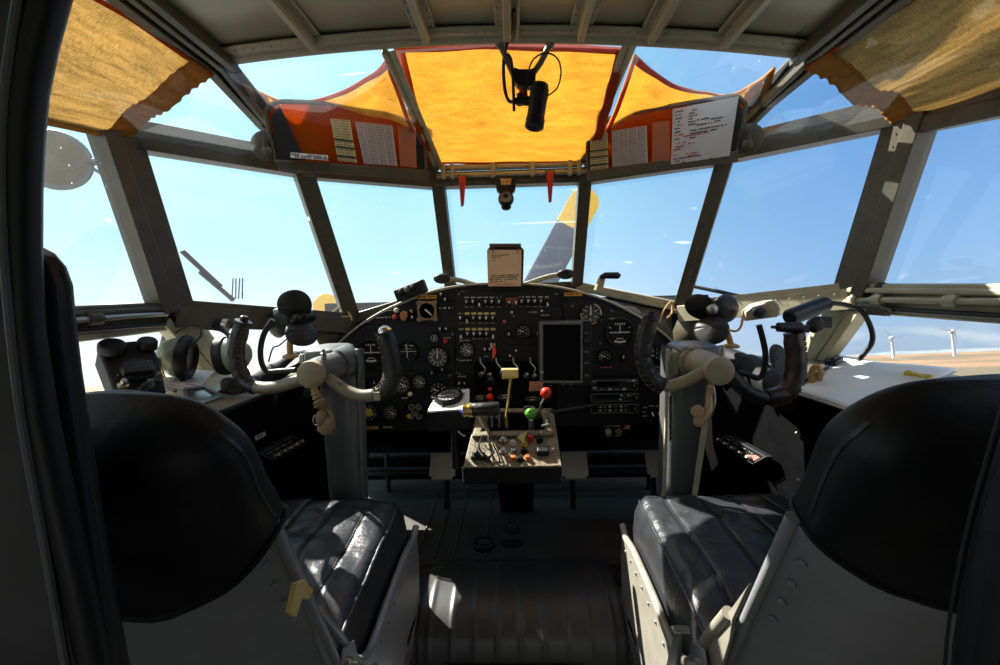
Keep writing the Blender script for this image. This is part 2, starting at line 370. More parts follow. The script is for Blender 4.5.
# ================================================================== SHELL: posts, beams, panes
T = {'0': V((.80, .93, 1.10)), '1': V((.565, 1.2, 1.108)), '2': V((.212, 1.3, 1.09))}
B = {'0': V((.80, 1.045, .757)), '1': V((.53, 1.4, .71)), '2': V((.215, 1.5, .777))}
LO = {'0': V((.80, 1.205, .545)), '1': V((.50, 1.46, .55))}
RC = V((.56, .9, 1.215)); RM = V((-.005, .9, 1.256))
trim_n = [0]; win_n = [0]
def trim(mb, m='frame', bevel=.004, **k):
    trim_n[0] += 1; return struct(obj('trim_%d' % trim_n[0], mb, m, bevel=bevel, **k))
def pane(poly, th=.004):
    win_n[0] += 1; poly = [V(p) for p in poly]
    n = (poly[1]-poly[0]).cross(poly[2]-poly[0]).normalized()
    mb = MB(); c = sum(poly, V((0, 0, 0)))/len(poly)
    mb.add(poly+[c], [(i, (i+1) % len(poly), len(poly)) for i in range(len(poly))])
    return struct(obj('window_%d' % win_n[0], mb, 'glass'))
for s in (1, -1):
    m = (lambda p: V(p)) if s == 1 else mir
    t0, t1, t2, b0, b1, b2, l0, l1, rc = [m(p) for p in (T['0'], T['1'], T['2'], B['0'], B['1'], B['2'], LO['0'], LO['1'], RC)]
    if s < 0: t0 += V((0, -.024, 0)); b0 += V((0, -.04, -.006)); l0 += V((0, -.04, 0)); b1 += V((0, 0, -.022))
    else: t0 += V((0, .008, 0)); b0 += V((0, .012, -.004)); b1 += V((0, 0, -.008))
    # windscreen posts
    pm = MB().beam(b2, t2, .036, .04, (0, 1, 0), ext=.01)
    pr = rivets(pm, [lerp(b2, t2, k/9)+V((.01*s, -.021, 0)) for k in range(10)], (0, -1, 0), .003, .002)
    trim(pm)
    nrm = (t1-b1).cross(t2-t1).normalized(); nrm = nrm if nrm.y > 0 else -nrm
    p1 = MB().beam(b1, t1, .046 if s < 0 else .032, .05, (s*.6, .8, 0), ext=.012).beam(b1+V((-.0, -.028, 0)), t1+V((0, -.028, 0)), .02, .012, (s*.6, .8, 0))
    rivets(p1, [lerp(b1, t1, k/12)+V((-.014*s, -.028, 0)) for k in range(1, 12)], (-.2*s, -1, 0), .0028, .002); trim(p1)
    p0 = MB().beam(b0, t0, .05, .06, (s, .25, 0), ext=.015).beam(b0+V((-.01*s, -.05, -.01)), t0+V((-.01*s, -.05, 0)), .03, .05, (s, .25, 0))
    rivets(p0, [lerp(b0, t0, k/14)+V((-.033*s, .005, 0)) for k in range(1, 14)], (-s, -.2, 0), .0026, .002); trim(p0)
    # sills and top beams; lit right and shaded left put into sill paint
    q = MB().beam(b1, b2, .04, .03, ext=.01); trim(q, 'beige' if s == 1 else 'frame')
    q = MB().beam(b0, b1, .05, .036, ext=.01).beam(b0+V((-.012*s, -.02, -.02)), b1+V((-.012*s, -.02, -.02)), .02, .05)
    rivets(q, [lerp(b0, b1, k/14)+V((-.03*s, -.037, -.006)) for k in range(15)], (-.8*s, -.6, 0), .0026, .002); trim(q, 'beige' if s == 1 else 'frame')
    q = MB().beam(t1, t2, .045, .045, ext=.01).beam(t1+V((0, -.02, .035)), t2+V((0, -.02, .035)), .03, .022); trim(q)
    q = MB().beam(t0, t1, .045, .038, ext=.012).beam(t0+V((0, -.01, .03)), t1+V((0, -.01, .03)), .03, .022)
    rivets(q, [lerp(t0, t1, k/12)+V((-.018*s, -.024, .0)) for k in range(13)], (-.7*s, -.7, 0), .0026, .002); trim(q)
    # side window: upper beam rearward, mid rail, lower rail and their inner pane frame
    ur = V((s*.82, .2, .99)); mr = V((s*.82, .2, .752)); lr = V((s*.82, .2, .725))
    q = MB().beam(t0, ur, .05, .034, ext=.01).beam(t0+V((-.014*s, -.03, -.03)), ur+V((-.014*s, 0, -.03)), .03, .03) if s > 0 else MB().beam(t0+V((0, 0, .012)), ur+V((0, 0, .026)), .03, .018, ext=.01); trim(q, 'frame')
    q = MB().beam(b0+V((0, -.02, .004)), mr, .05, .02).beam(b0+V((-.02*s, -.02, .0)), mr+V((-.02*s, 0, -.004)), .022, .012); trim(q, 'beige' if s == 1 else 'frame')  # sunlit right rail and shaded left rail put into the paint choice
    q = MB().add([b0+V((-.004*s, 0, 0)), mr+V((-.006*s, 0, 0)), V((s*.815, .2, .715)), b0+V((.002*s, .02, -.04))], [(0, 1, 2, 3)]); trim(q, 'beige' if s == 1 else 'frame', bevel=0, sol=.008)  # rail strip coloured as lit on the right, shaded on the left
    fl = b0+V((0.01*s, .03, -.045)); fr = V((s*.83, .2, .705)); bl = l0+V((.01*s, -.02, .03)); br = V((s*.84, .2, .595))
    q = MB().beam(fl, fr, .04, .016).beam(bl, br, .04, .02); trim(q, 'beige')
    # slanted lower corner post
    q = MB().beam(b0+V((.008*s, .01, -.01)), l0, .06, .035, (s, 0, 0), ext=.01).beam(b0+V((.0, -.045, -.03)), l0+V((.0, -.05, 0)), .022, .03, (s, 0, 0))
    rivets(q, [lerp(b0, l0, k/6)+V((-.018*s, 0, 0)) for k in range(1, 6)], (-s, 0, 0), .003, .002); trim(q, 'beige')
    # longeron, two parallel rails from the rear to the windscreen post
    zz = 1.234 if s < 0 else 1.202
    la = V((s*.57, -.3, zz+.01)); lb = V((s*.596, .9, zz)); lc = V((s*.612, 1.1, 1.200))
    q = MB()
    for dx, w_, h_, dz in ((0, .020, .032, 0), (-.026, .012, .022, -.004), (-.048, .016, .028, .0)):
        pl_ = [la+V((dx*s, 0, dz)), lb+V((dx*s, 0, dz)), lc+V((dx*s*.6, 0, dz)), t1+V((dx*s*.4, 0, .03))]
        for a_, b_ in zip(pl_[:-1] if dx > -.04 else pl_[:1], pl_[1:]): q.beam(a_, b_, w_, h_, ext=.006)
    q.beam(la+V((-.03*s, 0, .016)), lb+V((-.03*s, 0, .016)), .10, .006).beam(lb+V((-.018*s, 0, .014)), lc+V((-.012*s, 0, .014)), .05, .006).beam(lc+V((-.012*s, 0, .014)), t1+V((-.008*s, 0, .04)), .045, .006)
    rivets(q, [lerp(la, lb, k/22)+V((-.036*s, 0, -.004)) for k in range(12, 23)], (0, 0, -1), .003, .002); trim(q)
    # panes
    pane([b2, b1, t1, t2] if s == 1 else [b1, b2, t2, t1])
    pane([b1, b0, t0, t1]); pane([b0, mr, ur, t0]); pane([fl, fr, br, bl]); lm, bm_ = lerp(l0, l1, .68), lerp(b0, b1, .68)+V((0, 0, -.02)); pane([lm, l0, b0+V((0, 0, -.02)), bm_]); trim(MB().add([l1, lm, bm_, b1+V((0, 0, -.02))], [(0, 1, 2, 3)]), 'frame', bevel=0, sol=.006)
    pane([t0, ur, la, lb, lc, t1])          # glazing from the side beam up to the longeron
    # overhead mullion
    om = m((.243, .9, 1.245)) ; ob = t2+V((0, -.01, .03))
    q = MB().tube([om, lerp(om, ob, .5)+V((0, 0, .008)), ob], .008, 8).beam(om+V((-.014*s, 0, 0)), ob+V((-.014*s, 0, 0)), .014, .006); trim(q, 'beige')
    pane([rc, om, ob, t1+V((0, 0, .03)), lc])
    # floor-to-ledge side console
    inn = [V((s*.6, y, z)) for y, z in ((.1, .55), (1.06, .535), (1.3, .50), (1.5, .45))]
    outw = [V((s*.83, .1, .60)), V((s*.82, 1.15, .575)), V((s*.66, 1.36, .55)), V((s*.5, 1.5, .55))]
    q = MB().add(inn+outw, [(0, 1, 5, 4), (1, 2, 6, 5), (2, 3, 7, 6)]); trim(q, 'beige' if s == -1 else 'frame', bevel=0, sol=.006)
    lowr = [V((p.x+.03*s, p.y, -.02)) for p in inn]
    q = MB().add(inn+lowr, [(0, 1, 5, 4), (1, 2, 6, 5), (2, 3, 7, 6)])
    o = struct(obj('wall_right' if s == 1 else 'wall_left', q, 'deep', sol=.01))
    trim(MB().tube(inn, .006, 8), 'black', bevel=0)
    # outer hull skin below the glass
    q = MB().add([V((s*.84, -1.2, .72)), V((s*.84, .2, .72)), V((s*.84, .2, .59)), V((s*.82, 1.2, .56)), V((s*.78, 1.22, -.05)), V((s*.8, -1.2, -.05))], [(0, 1, 2, 3, 4, 5)])
    trim(q, 'deep', bevel=0, sol=.01)
q = MB().beam(mir(B['2']), B['2'], .04, .03); trim(q)
q = MB().beam(mir(T['2']), T['2'], .05, .04, ext=.01); trim(q)
tb = V((0, 1.272, 1.118))
q = MB().tube([tb+V((-.2, 0, 0)), tb+V((.2, 0, 0))], .009, 10).tube([tb+V((-.21, -.005, -.022)), tb+V((.21, -.005, -.022))], .007, 10)
for x in (-.19, -.165, -.05, .06, .165, .19): q.box(tb+V((x, -.004, -.012)), (.012, .026, .04))
trim(q, 'roofrib', bevel=.002)
pane([mir(B['2']), B['2'], T['2'], mir(T['2'])])
pane([V((-.243, .9, 1.245)), RM, V((.243, .9, 1.245)), T['2']+V((0, 0, .03)), mir(T['2'])+V((0, 0, .03))])
# lower nose skin between dash and lower panes is covered by the walls; firewall
struct(obj('wall_front', MB().box((0, 1.72, .28), (1.5, .03, .9)), 'deep'))
# roof ------------------------------------------------------------
def roofz(x, y): return 1.266-.034*(x/.56)**2-.016*x/.56-.02*(1-max(-.5, y))
def roofpt(u, v):
    x = -.56+1.12*u; y = -1.2+2.09*v; return V((x, y, roofz(x, y)))
ceil = struct(obj('ceiling', MB().grid(roofpt, 24, 16), 'roof', sol=.006))
q = MB().tube([V((x, .895, roofz(x, .9)-.004)) for x in [-.565+1.13*k/24 for k in range(25)]], .013, 10)
obj('front_edge_tube', q, 'roofrib', ceil)
q = MB().grid(lambda u, v: V((-.54+1.08*u, .885-.035*v, roofz(-.54+1.08*u, .9)-.010)), 24, 1)
obj('front_flange', q, 'roofrib', ceil, sol=.004)
rv = MB()
for k in range(60):
    x = -.52+1.04*k/59; rv.lathe((x, .862, roofz(x, .86)-.013), (0, 0, -1), [(.003, 0), (.0022, .0015), (.001, .002)], 8)
for xr in (-.37, -.155, -.002, .135, .265, .40):
    q = MB()
    for dx in (-.012, .012): q.beam((xr+dx*.35, .87, roofz(xr, .87)-.012), (xr+dx*.35, -.6, roofz(xr, -.6)-.012), .006, .020)
    q.beam((xr, .87, roofz(xr, .87)-.006), (xr, -.6, roofz(xr, -.6)-.006), .044, .004)
    q.beam((xr, .872, roofz(xr, .87)-.024), (xr, -.6, roofz(xr, -.6)-.024), .013, .004)
    obj('rib', q, 'roofrib', ceil, bevel=.002)
    for k in range(16):
        y = .84-.022*k
        for dx in (-.017, .017): rv.lathe((xr+dx, y, roofz(xr+dx, y)-.009), (0, 0, -1), [(.0028, 0), (.002, .0015), (.001, .002)], 8)
obj('rivet', rv, 'roofrib', ceil)
# floor -----------------------------------------------------------
q = MB().box((0, 1.45, -.015), (1.7, .62, .03)).box((-.545, .5, -.015), (.63, 1.3, .03)).box((.545, .5, -.015), (.63, 1.3, .03)).box((-.236, .5, -.115), (.01, 1.3, .17)).box((.236, .5, -.115), (.01, 1.3, .17))
q.box((0, .3, -.21), (.6, 1.2, .02)).box((0, -1.0, -.21), (1.7, 1.4, .02))
for x in (-.30, -.245, -.19, -.1): q.tube([V((x, 1.62, .001)), V((x, 1.18, .001))], .004, 6)
rivets(q, [V((x, y, 0)) for x in (-.285, -.235) for y in [1.2+.03*k for k in range(12)]], (0, 0, 1), .003, .002)
rivets(q, [V((.265, .6+.035*k, 0)) for k in range(16)]+[V((-.30, .6+.035*k, 0)) for k in range(16)], (0, 0, 1), .0035, .002)
rivets(q, [V((.05+.022*k, 1.30, 0)) for k in range(5)]+[V((.1+.02*k, 1.36, 0)) for k in range(4)], (0, 0, 1), .002, .0015)
rivets(q, [V((-.27+.02*k, 1.155, 0)) for k in range(26)], (0, 0, 1), .002, .0015)
struct(obj('floor', q, 'floor', bevel=.002))
# rear of the cockpit: bulkhead either side of the gangway ---------
struct(obj('wall_rear', MB().prism([(-.86, -1.18, -.2), (-.30, -1.18, -.2), (-.30, -1.18, .75), (.30, -1.18, .75), (.30, -1.18, -.2), (.86, -1.18, -.2), (.86, -1.18, 1.02), (.56, -1.18, 1.25), (-.56, -1.18, 1.25), (-.86, -1.18, 1.02)], (0, -.02, 0)), 'deep'))
for s in (1, -1):
    trim(MB().add([V((s*.84, -.85, .7)), V((s*.84, -1.2, .7)), V((s*.84, -1.2, 1.02)), V((s*.83, -.85, 1.01)), V((s*.57, -.85, 1.24)), V((s*.57, -1.2, 1.24)), V((s*.82, .2, 1.0)), V((s*.57, .2, 1.24))], [(0, 1, 2, 3), (3, 2, 5, 4), (3, 4, 7, 6)]), 'beige', bevel=0, sol=.008)
    for yy in (-.5, -.15): trim(MB().beam((s*.84, yy, .71), (s*.828, yy, 1.0), .04, .03, (s, 0, 0)), 'frame')
    if s < 0: pane([V((s*.838, .2, .71)), V((s*.838, -.85, .71)), V((s*.83, -.85, 1.0)), V((s*.825, .2, 1.0))])  # added unseen pane, lets sky light reach the right seat shell
    else: trim(MB().add([V((s*.838, .2, .71)), V((s*.838, -.85, .71)), V((s*.83, -.85, 1.0)), V((s*.825, .2, 1.0))], [(0, 1, 2, 3)]), 'deep', bevel=0, sol=.006)  # unseen right side closed to keep rear light off the left shell
# near left bulkhead frame
e = [(52, -12), (38, 40), (28, 90), (24, 140), (22, 190), (22, 250), (26, 330), (40, 420), (62, 520), (82, 600), (100, 690)]
ep = [Py(a, b, .23) for a, b in e]
q = MB().add(ep+[V((-.86, .23, p.z)) for p in ep], [(i, i+1, len(ep)+i+1, len(ep)+i) for i in range(len(ep)-1)])
struct(obj('wall_rear_left', q, 'bulk', sol=.012))
trim(MB().tube(ep, .008, 10), 'rubber', bevel=0)
g = [(20, -12), (4, 100), (2, 200), (8, 300), (22, 420), (44, 540), (70, 690)]
trim(MB().tube(spline([Py(a, b, .222) for a, b in g], 4), .0022, 8), 'bulk', bevel=0)
# ================================================================== SUNSHADES
def wr(p, s, a, k): return a*noise.noise(V(p)*s+V((k, k*2.1, k*.7)))
def shade(label, fn, nu, nv, m, hems, uvs=(1, 1)):
    pts = [fn(i/6, j/6) for i in range(7) for j in range(7)]
    c = sum(pts, V((0, 0, 0)))/len(pts)
    t = thing('sunshade', label, 'sunshade', c, 'orange cloth sunshades')
    obj('cloth', MB().grid(fn, nu, nv, uvs), m, t, smooth=180, sol=.0016)
    for kind, a, b in hems:                                 # strip of folded cloth: param ranges on the sheet
        def hf(u, v, a=a, b=b):
            p = fn(a[0]+(a[1]-a[0])*u, b[0]+(b[1]-b[0])*v); return p+V((0, -.004, -.004))
        obj('hem', MB().grid(hf, 40 if a[1]-a[0] > .5 else 4, 110 if b[1]-b[0] > .5 else 4, uvs), kind, t, smooth=180, sol=.0014)
    return t
# centre: hangs just under the overhead pane
ca, cb, cc, cd = Py(394, 46, .93), Py(627, 46, .93), Py(592, 161, 1.275), Py(428, 163, 1.275)
ca.z -= .004; cb.z -= .004
def fc(u, v):
    p = lerp(lerp(ca, cb, u), lerp(cd, cc, u), v)
    p.z -= .02*math.sin(PI*v)*(1-.3*abs(u-.5)) + .003*math.sin(v*26+2*math.sin(u*4))*math.sin(PI*v) - wr(p, 9, .006, 1)
    if v < .5: p.z += .006*math.sin(u*PI)*(1-2*v)
    return p
shade('large orange cloth shade spanning the overhead pane in the centre, between two mullions', fc, 50, 50, 'clothc', [('hemt', (0, 1), (-.012, .026)), ('hemt', (0, 1), (.975, 1.006)), ('hemt', (0., .045), (0, 1)), ('hemt', (.955, 1), (0, 1))], (2, 1.5))
# wedges either side
for s, top, low, lab_ in ((-1, [(388, 57), (372, 74), (345, 90), (310, 99), (275, 98), (243, 82)], [(428, 160), (400, 150), (370, 142), (335, 136), (300, 130), (268, 126)], 'left triangular orange shade, draped above the pocket holder with the booklet'),
                          (1, [(634, 56), (650, 70), (675, 84), (705, 93), (735, 92), (775, 66)], [(592, 160), (620, 148), (650, 138), (690, 128), (725, 120), (762, 108)], 'right triangular orange shade, draped above the holder with the white sheet')):
    A = spline([Py(a, b, .95+.045*i if i < 5 else .94) for i, (a, b) in enumerate(top)], 6)
    Bm = spline([Py(a, b, 1.295-.022*i) for i, (a, b) in enumerate(low)], 6)
    def fw(u, v, A=A, Bm=Bm, s=s):
        i = min(len(A)-2, int(u*(len(A)-1))); f = u*(len(A)-1)-i
        p = lerp(lerp(A[i], A[i+1], f), lerp(Bm[i], Bm[i+1], f), v)
        p.z -= .006*math.sin(PI*v)*(1-u)+.005*math.sin(18*u+3*v)*math.sin(PI*v)-wr(p, 12, .006, 5*s); return p
    shade(lab_, fw, 48, 24, 'clothc', [('hemt', (0, .05), (0, 1)), ('hemt', (0, 1), (-.01, .045)), ('clothhem', (.86, 1), (0, 1))], (1.6, .8))
# side shades under the glazing above each side window
def side(s, A, Bq, Cq, D, label, ripple):
    def f(u, v):                # u: front->rear, v: roof->side beam
        p = lerp(lerp(A, D, u), lerp(Bq, Cq, u), v)
        bulge = math.sin(PI*v)
        p = p+V((s*.02*bulge, 0, -.01*bulge))
        p.z += .0022*math.sin(v*84+u*3)*(1-u)**6*ripple + .010*math.sin(u*5+v*12)*ripple*bulge + wr(p, 8, .008, 3*s)
        p.y += .0022*math.sin(v*84+2*math.sin(v*9))*(1-u)**10
        return p
    shade(label, f, 60, 110, 'clothl', [('clothhem', (-.004, .085), (0, 1)), ('hemt', (0, 1), (-.006, .022)), ('clothhem', (0, 1), (.93, 1.0))], (2, 1.6))
side(-1, Py(214, 73, .90), Px(126, 139, -.785), V((-.80, .30, 1.02)), lerp(Py(214, 73, .90), Py(100, -3, .68), 2.7), 'faded orange side shade over the left window, above the round mirror', .5)
side(1, Py(803, 70, .91), Px(897, 124, .785), V((.80, .30, 1.02)), lerp(Py(803, 70, .91), Py(905, 0, .73), 3.3), 'faded orange side shade over the right side window, with a dark shadow band', 1.)

# ================================================================== POCKET HOLDERS (tinted visors with cards)
def visor(s):
    if s < 0:
        p0, p1 = Py(278, 163, 1.075), Py(428, 174, 1.20); O = [(277, 162), (266, 118), (269, 107), (279, 102), (300, 102), (345, 104), (385, 108), (408, 112), (418, 119), (424, 135), (425, 172)]
        bar = [(278, 164), (428, 174)]; mount = (266, 146); lbl = 'left amber pocket holder with metal rim, holding a flat booklet and three cards'
    else:
        p0, p1 = Py(737, 155, 1.075), Py(588, 174, 1.20); O = [(735, 154), (745, 110), (742, 101), (734, 96), (712, 99), (670, 106), (630, 113), (603, 120), (593, 127), (588, 142), (588, 172)]
        bar = [(738, 155), (588, 175)]; mount = (748, 139); lbl = 'right amber pocket holder with metal rim, holding a large white sheet and three cards'
    h = (p1-p0).normalized(); up = V((0, -.25, 1)).normalized(); n = h.cross(up).normalized()
    if n.y > 0: n = -n
    t = thing('pocket_holder', lbl, 'document holder', lerp(p0, p1, .5), 'pocket holders on the windscreen beam')
    Q = lambda a, b, d=0: Pp(a, b, p0, n)+n*d
    op = spline([Q(a, b) for a, b in O], 5)
    obj('rim', MB().tube(op, .0055, 8), 'frame', t)
    obj('tinted_panel', MB().prism([p-n*.001 for p in op], -n*.003), 'visor', t)
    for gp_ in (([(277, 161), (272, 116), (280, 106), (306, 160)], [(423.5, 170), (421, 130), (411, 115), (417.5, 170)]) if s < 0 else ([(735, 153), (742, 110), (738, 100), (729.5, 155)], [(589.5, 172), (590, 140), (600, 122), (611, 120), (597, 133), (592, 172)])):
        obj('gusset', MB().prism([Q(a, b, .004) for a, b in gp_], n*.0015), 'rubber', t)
    b0, b1 = Q(*bar[0]), Q(*bar[1])
    q = MB().beam(b0+n*.006-up*.004, b1+n*.006-up*.004, .016, .022, up).beam(b0+n*.012+up*.008, b1+n*.012+up*.008, .004, .004, up)
    rivets(q, [lerp(b0, b1, k/6)+n*.014 for k in range(7)], n, .003, .002); obj('bottom_rail', q, 'frame', t, bevel=.002)
    mc = Q(*mount, -.012); q = MB().lathe(mc, n, [(.030, -.004), (.034, 0), (.034, .006), (.026, .01)], 24)
    mp_ = obj('mount_disc', q, 'frame', t)
    obj('latch', MB().tube([mc+n*.012-up*.004, mc+n*.02+up*.012, mc+n*.02+up*.02], [.007, .006, .003], 8).lathe(mc+n*.01-up*.012, n, [(.012, 0), (.012, .008), (.006, .012)], 14), 'frame', mp_)
    return Q, n, up, h
def card(Q, n, quad, m, ink, label, rows, cols, d=.009, name='reference_card', extra=None, cat='card'):
    c = [Q(a, b, d) for a, b in quad]                       # bl, br, tr, tl
    o = tag(obj(name, MB().prism(c, n*.0012), m), label, cat, 'cards in the pocket holders')
    e = MB(); P = lambda u, v: lerp(lerp(c[0], c[1], u), lerp(c[3], c[2], u), v)+n*.0018
    X = (c[1]-c[0]).normalized(); Y = (c[3]-c[0]).normalized(); W = (c[1]-c[0]).length; H = (c[3]-c[0]).length
    for k in range(cols):
        for r in range(rows):
            e.box(P((k+.45)/cols, (r+.5)/rows), (W/cols*.72, H/rows*.38, .0004), X, Y, n)
        if k: e.box(P(k/cols, .5), (.0016, H*.98, .0004), X, Y, n)
    obj('printed_table', e, ink, o)
    if extra: extra(o, P, X, Y, W, H, n)
    return o
def stripes(o, P, X, Y, W, H, n):
    e = MB()
    for v in (.12, .34, .52): e.box(P(.5, v)+n*.0006, (W*.98, H*.05, .0006), X, Y, n)
    obj('green_stripe', e, mat('green_stripe', (40, 58, 44), .7), o)
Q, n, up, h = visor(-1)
card(Q, n, [(338, 161), (357, 163), (350, 121), (330.5, 119)], 'cardyellow', 'greyink', 'yellow striped card standing left of the grey card in the left amber holder', 16, 2, extra=stripes)
card(Q, n, [(364, 164), (397, 166), (392, 126), (355, 122)], 'cardgrey', 'greyink', 'grey four column card in the middle of the left amber holder', 20, 4)
card(Q, n, [(400, 166), (416, 168), (415, 128), (397, 126)], 'cardorange', 'greyink', 'orange card at the right end of the left amber holder, near its rim', 20, 2)
bk = [Q(a, b, .008) for a, b in ((292, 158), (329, 161), (328, 156), (291, 153))]
o = tag(obj('booklet', MB().prism(bk, n*.02), 'paper', bevel=.001), 'white booklet lying flat in the bottom of the left amber holder', 'booklet')
e = MB(); e.dashes(lerp(bk[0], bk[3], .35)+n*.0205, bk[1]-bk[0], bk[3]-bk[0], .085, .006, 4); e.dashes(lerp(bk[0], bk[3], .75)+n*.0205, bk[1]-bk[0], bk[3]-bk[0], .08, .005, 5); obj('lettering', e, 'greyink', o)
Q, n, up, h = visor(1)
card(Q, n, [(591, 170), (609, 168), (608, 132), (591, 134)], 'cardyellow', 'greyink', 'yellow striped card at the left end of the right amber holder, near its rim', 16, 2, extra=stripes)
card(Q, n, [(613, 167), (648, 163), (647, 126), (612.5, 131)], 'cardgrey', 'greyink', 'grey four column card between two narrow cards in the right amber holder', 20, 4)
card(Q, n, [(652, 162), (670.5, 160), (669.5, 121), (653, 123)], 'cardorange', 'greyink', 'orange card standing beside the large white sheet in the right amber holder', 20, 2)
ws = [Q(a, b, .014) for a, b in ((671, 164.5), (729, 156), (738, 97), (673, 110))]
o = tag(obj('printed_sheet', MB().prism(ws, n*.001), 'cardgrey'), 'large white sheet of printed red and black lines in the right amber holder', 'sheet')
P = lambda u, v: lerp(lerp(ws[0], ws[1], u), lerp(ws[3], ws[2], u), v)+n*.0014
X = ws[1]-ws[0]; Y = ws[3]-ws[0]; e = MB(); r_ = MB()
for k, (u, v, wd) in enumerate([(.04, .94, .14), (.04, .88, .10), (.04, .82, .12), (.04, .76, .1), (.04, .70, .13), (.04, .64, .09), (.04, .58, .11), (.26, .92, .16), (.26, .87, .12), (.26, .82, .15), (.26, .77, .1), (.26, .72, .13), (.26, .67, .14), (.4, .73, .22), (.62, .70, .2), (.62, .65, .16), (.4, .64, .3), (.3, .56, .62), (.3, .51, .45), (.05, .45, .1), (.3, .43, .1), (.04, .09, .5), (.04, .04, .12)]):
    e.dashes(P(u, v), X, Y, wd*X.length, .0034, k)
for k, (u, v, wd) in enumerate([(.04, .52, .16), (.2, .48, .42), (.04, .37, .2), (.28, .34, .14), (.04, .31, .17), (.04, .26, .12), (.04, .16, .08), (.26, .15, .2), (.3, .11, .16)]):
    r_.dashes(P(u, v), X, Y, wd*X.length, .0034, k+50)
obj('black_lettering', e, 'ink', o); obj('red_lettering', r_, 'redink', o)

# ================================================================== LAMP ON ITS TUBE BRACKET
t = thing('spot_lamp', 'black cylinder lamp hanging from a V bracket at the roof edge', 'lamp', Py(518, 66, .93))
Y_ = .93
q = MB(); bl, br, mm = Py(500, 44, .90), Py(550, 44, .90), Py(522, 76, Y_)
q.tube([bl, Py(508, 62, .92), Py(515, 78, Y_)], .006, 8).tube([br, Py(541, 62, .92), Py(530, 78, Y_)], .006, 8).ball(bl, .009, 10).ball(br, .009, 10)
obj('bracket', q, 'colgrey', t)
obj('yoke_block', MB().prism([Py(514, 72, Y_), Py(519, 74, Y_), Py(530, 74, Y_), Py(536, 72, Y_), Py(535, 86, Y_), Py(530, 91, Y_), Py(518, 90, Y_), Py(513, 84, Y_)], (0, -.022, 0)), 'rubber', t, bevel=.002)
obj('swivel', MB().tube([Py(523, 90, .92), Py(523.5, 96, .92)], .009, 10).lathe(Py(523.5, 95, .92), (0, 0, -1), [(.006, 0), (.009, .004), (.006, .009)], 10), 'copper', t)
obj('arm', MB().tube([Py(514, 101, .915), Py(533, 101, .915)], [.006, .010], 10).tube([Py(520, 94, .915), Py(520, 105, .915)], .007, 8), 'rubber', t)
ax = (Py(534, 128, .90)-Py(540, 88, .91)); lc = Py(540, 88, .91); hh = ax.length
bd = obj('lamp_body', MB().lathe(lc, ax, [(.012, -.002), (.0165, 0), (.0185, .003), (.0185, hh*.25), (.0175, hh*.27), (.0175, hh*.75), (.019, hh*.78), (.019, hh-.002), (.016, hh), (.013, hh-.004)], 24), 'rubber', t)
obj('end_cap', MB().lathe(lc-ax.normalized()*.002, -ax, [(.0165, 0), (.0165, .003), (.006, .005)], 20), 'frame', bd)
q = MB().tube(spline([Py(514, 10, .80), Py(511, 30, .86), Py(505, 52, .915), Py(503.5, 70, .92), Py(505, 90, .92), Py(509, 101, .92), Py(515, 101, .915)]), .0035, 8)
q.tube(spline([Py(507, 54, .90), Py(511, 60, .905), Py(513, 80, .91), Py(514, 111, .91)]), .003, 8)
q.tube(spline([Py(527, 88, .91), Py(528, 74, .905), Py(533, 60, .90), Py(545, 53, .90), Py(557, 58, .90), Py(561, 72, .90), Py(557, 88, .905), Py(546, 97, .905)]), .0016, 8)
obj('cable', q, 'rubber', t)
q = MB()
for dx in (-.006, .008): q.tube([Py(513, -20, .74)+V((dx, 0, 0)), Py(513, 20, .83)+V((dx, 0, 0)), Py(512, 43, .895)+V((dx, 0, .004))], .0045, 8)
obj('roof_conduit', q, 'roofrib', t)

# ================================================================== BITS ON THE CENTRE BEAM
c = Py(505.5, 190, 1.24)
t = thing('magnetic_compass', 'small black round compass hanging under the windscreen beam centre', 'compass', c)
obj('bracket', MB().prism([Py(495, 177, 1.25), Py(517, 176.5, 1.25), Py(515, 190, 1.25), Py(512, 193, 1.25), Py(500, 193, 1.25), Py(496.5, 190, 1.25)], (0, .03, 0)), 'rubber', t, bevel=.002)
pl = obj('plate', MB().prism([Py(500, 178.5, 1.248), Py(512, 178.5, 1.248), Py(511, 185, 1.248), Py(501, 185, 1.248)], (0, -.002, 0)), 'brownlabel', t)
e = MB()
for k in range(3): e.dashes(Py(501, 180+2*k, 1.2455), (1, 0, 0), (0, 0, 1), .026, .0035, k)
obj('lettering', e, 'cream', pl)
b = Py(506, 199, 1.235); obj('bowl', MB().ball(b, .022, 20).lathe(b+V((0, 0, -.012)), (0, 0, -1), [(.014, 0), (.014, .012), (.008, .018)], 14), 'dial', t)
obj('window_ring', MB().lathe(b+V((0, -.017, 0)), (0, -1, .2), [(.014, 0), (.016, .003), (.014, .006), (.011, .004)], 20), 'colgrey', t)
for px_, lb_ in ((462, 'left red tapered handle hanging from the beam, on the left of the compass'), (550, 'right red tapered handle hanging from the beam, on the right of the compass')):
    tp = 176 if px_ < 500 else 172
    o = MB().prism([Py(px_-3.4, tp, 1.235), Py(px_+3.4, tp, 1.235), Py(px_+3., tp+12, 1.232), Py(px_+1.6, tp+30, 1.228), Py(px_-1.2, tp+31, 1.228), Py(px_-2.6, tp+12, 1.232)], (0, .010, .002))
    o = tag(obj('red_handle', o, 'redhandle', bevel=.002), lb_, 'handle', 'red handles on the windscreen beam')
    obj('hinge', MB().tube([Py(px_-5, tp+1, 1.246), Py(px_+5, tp+1, 1.246)], .007, 10), 'frame', o)

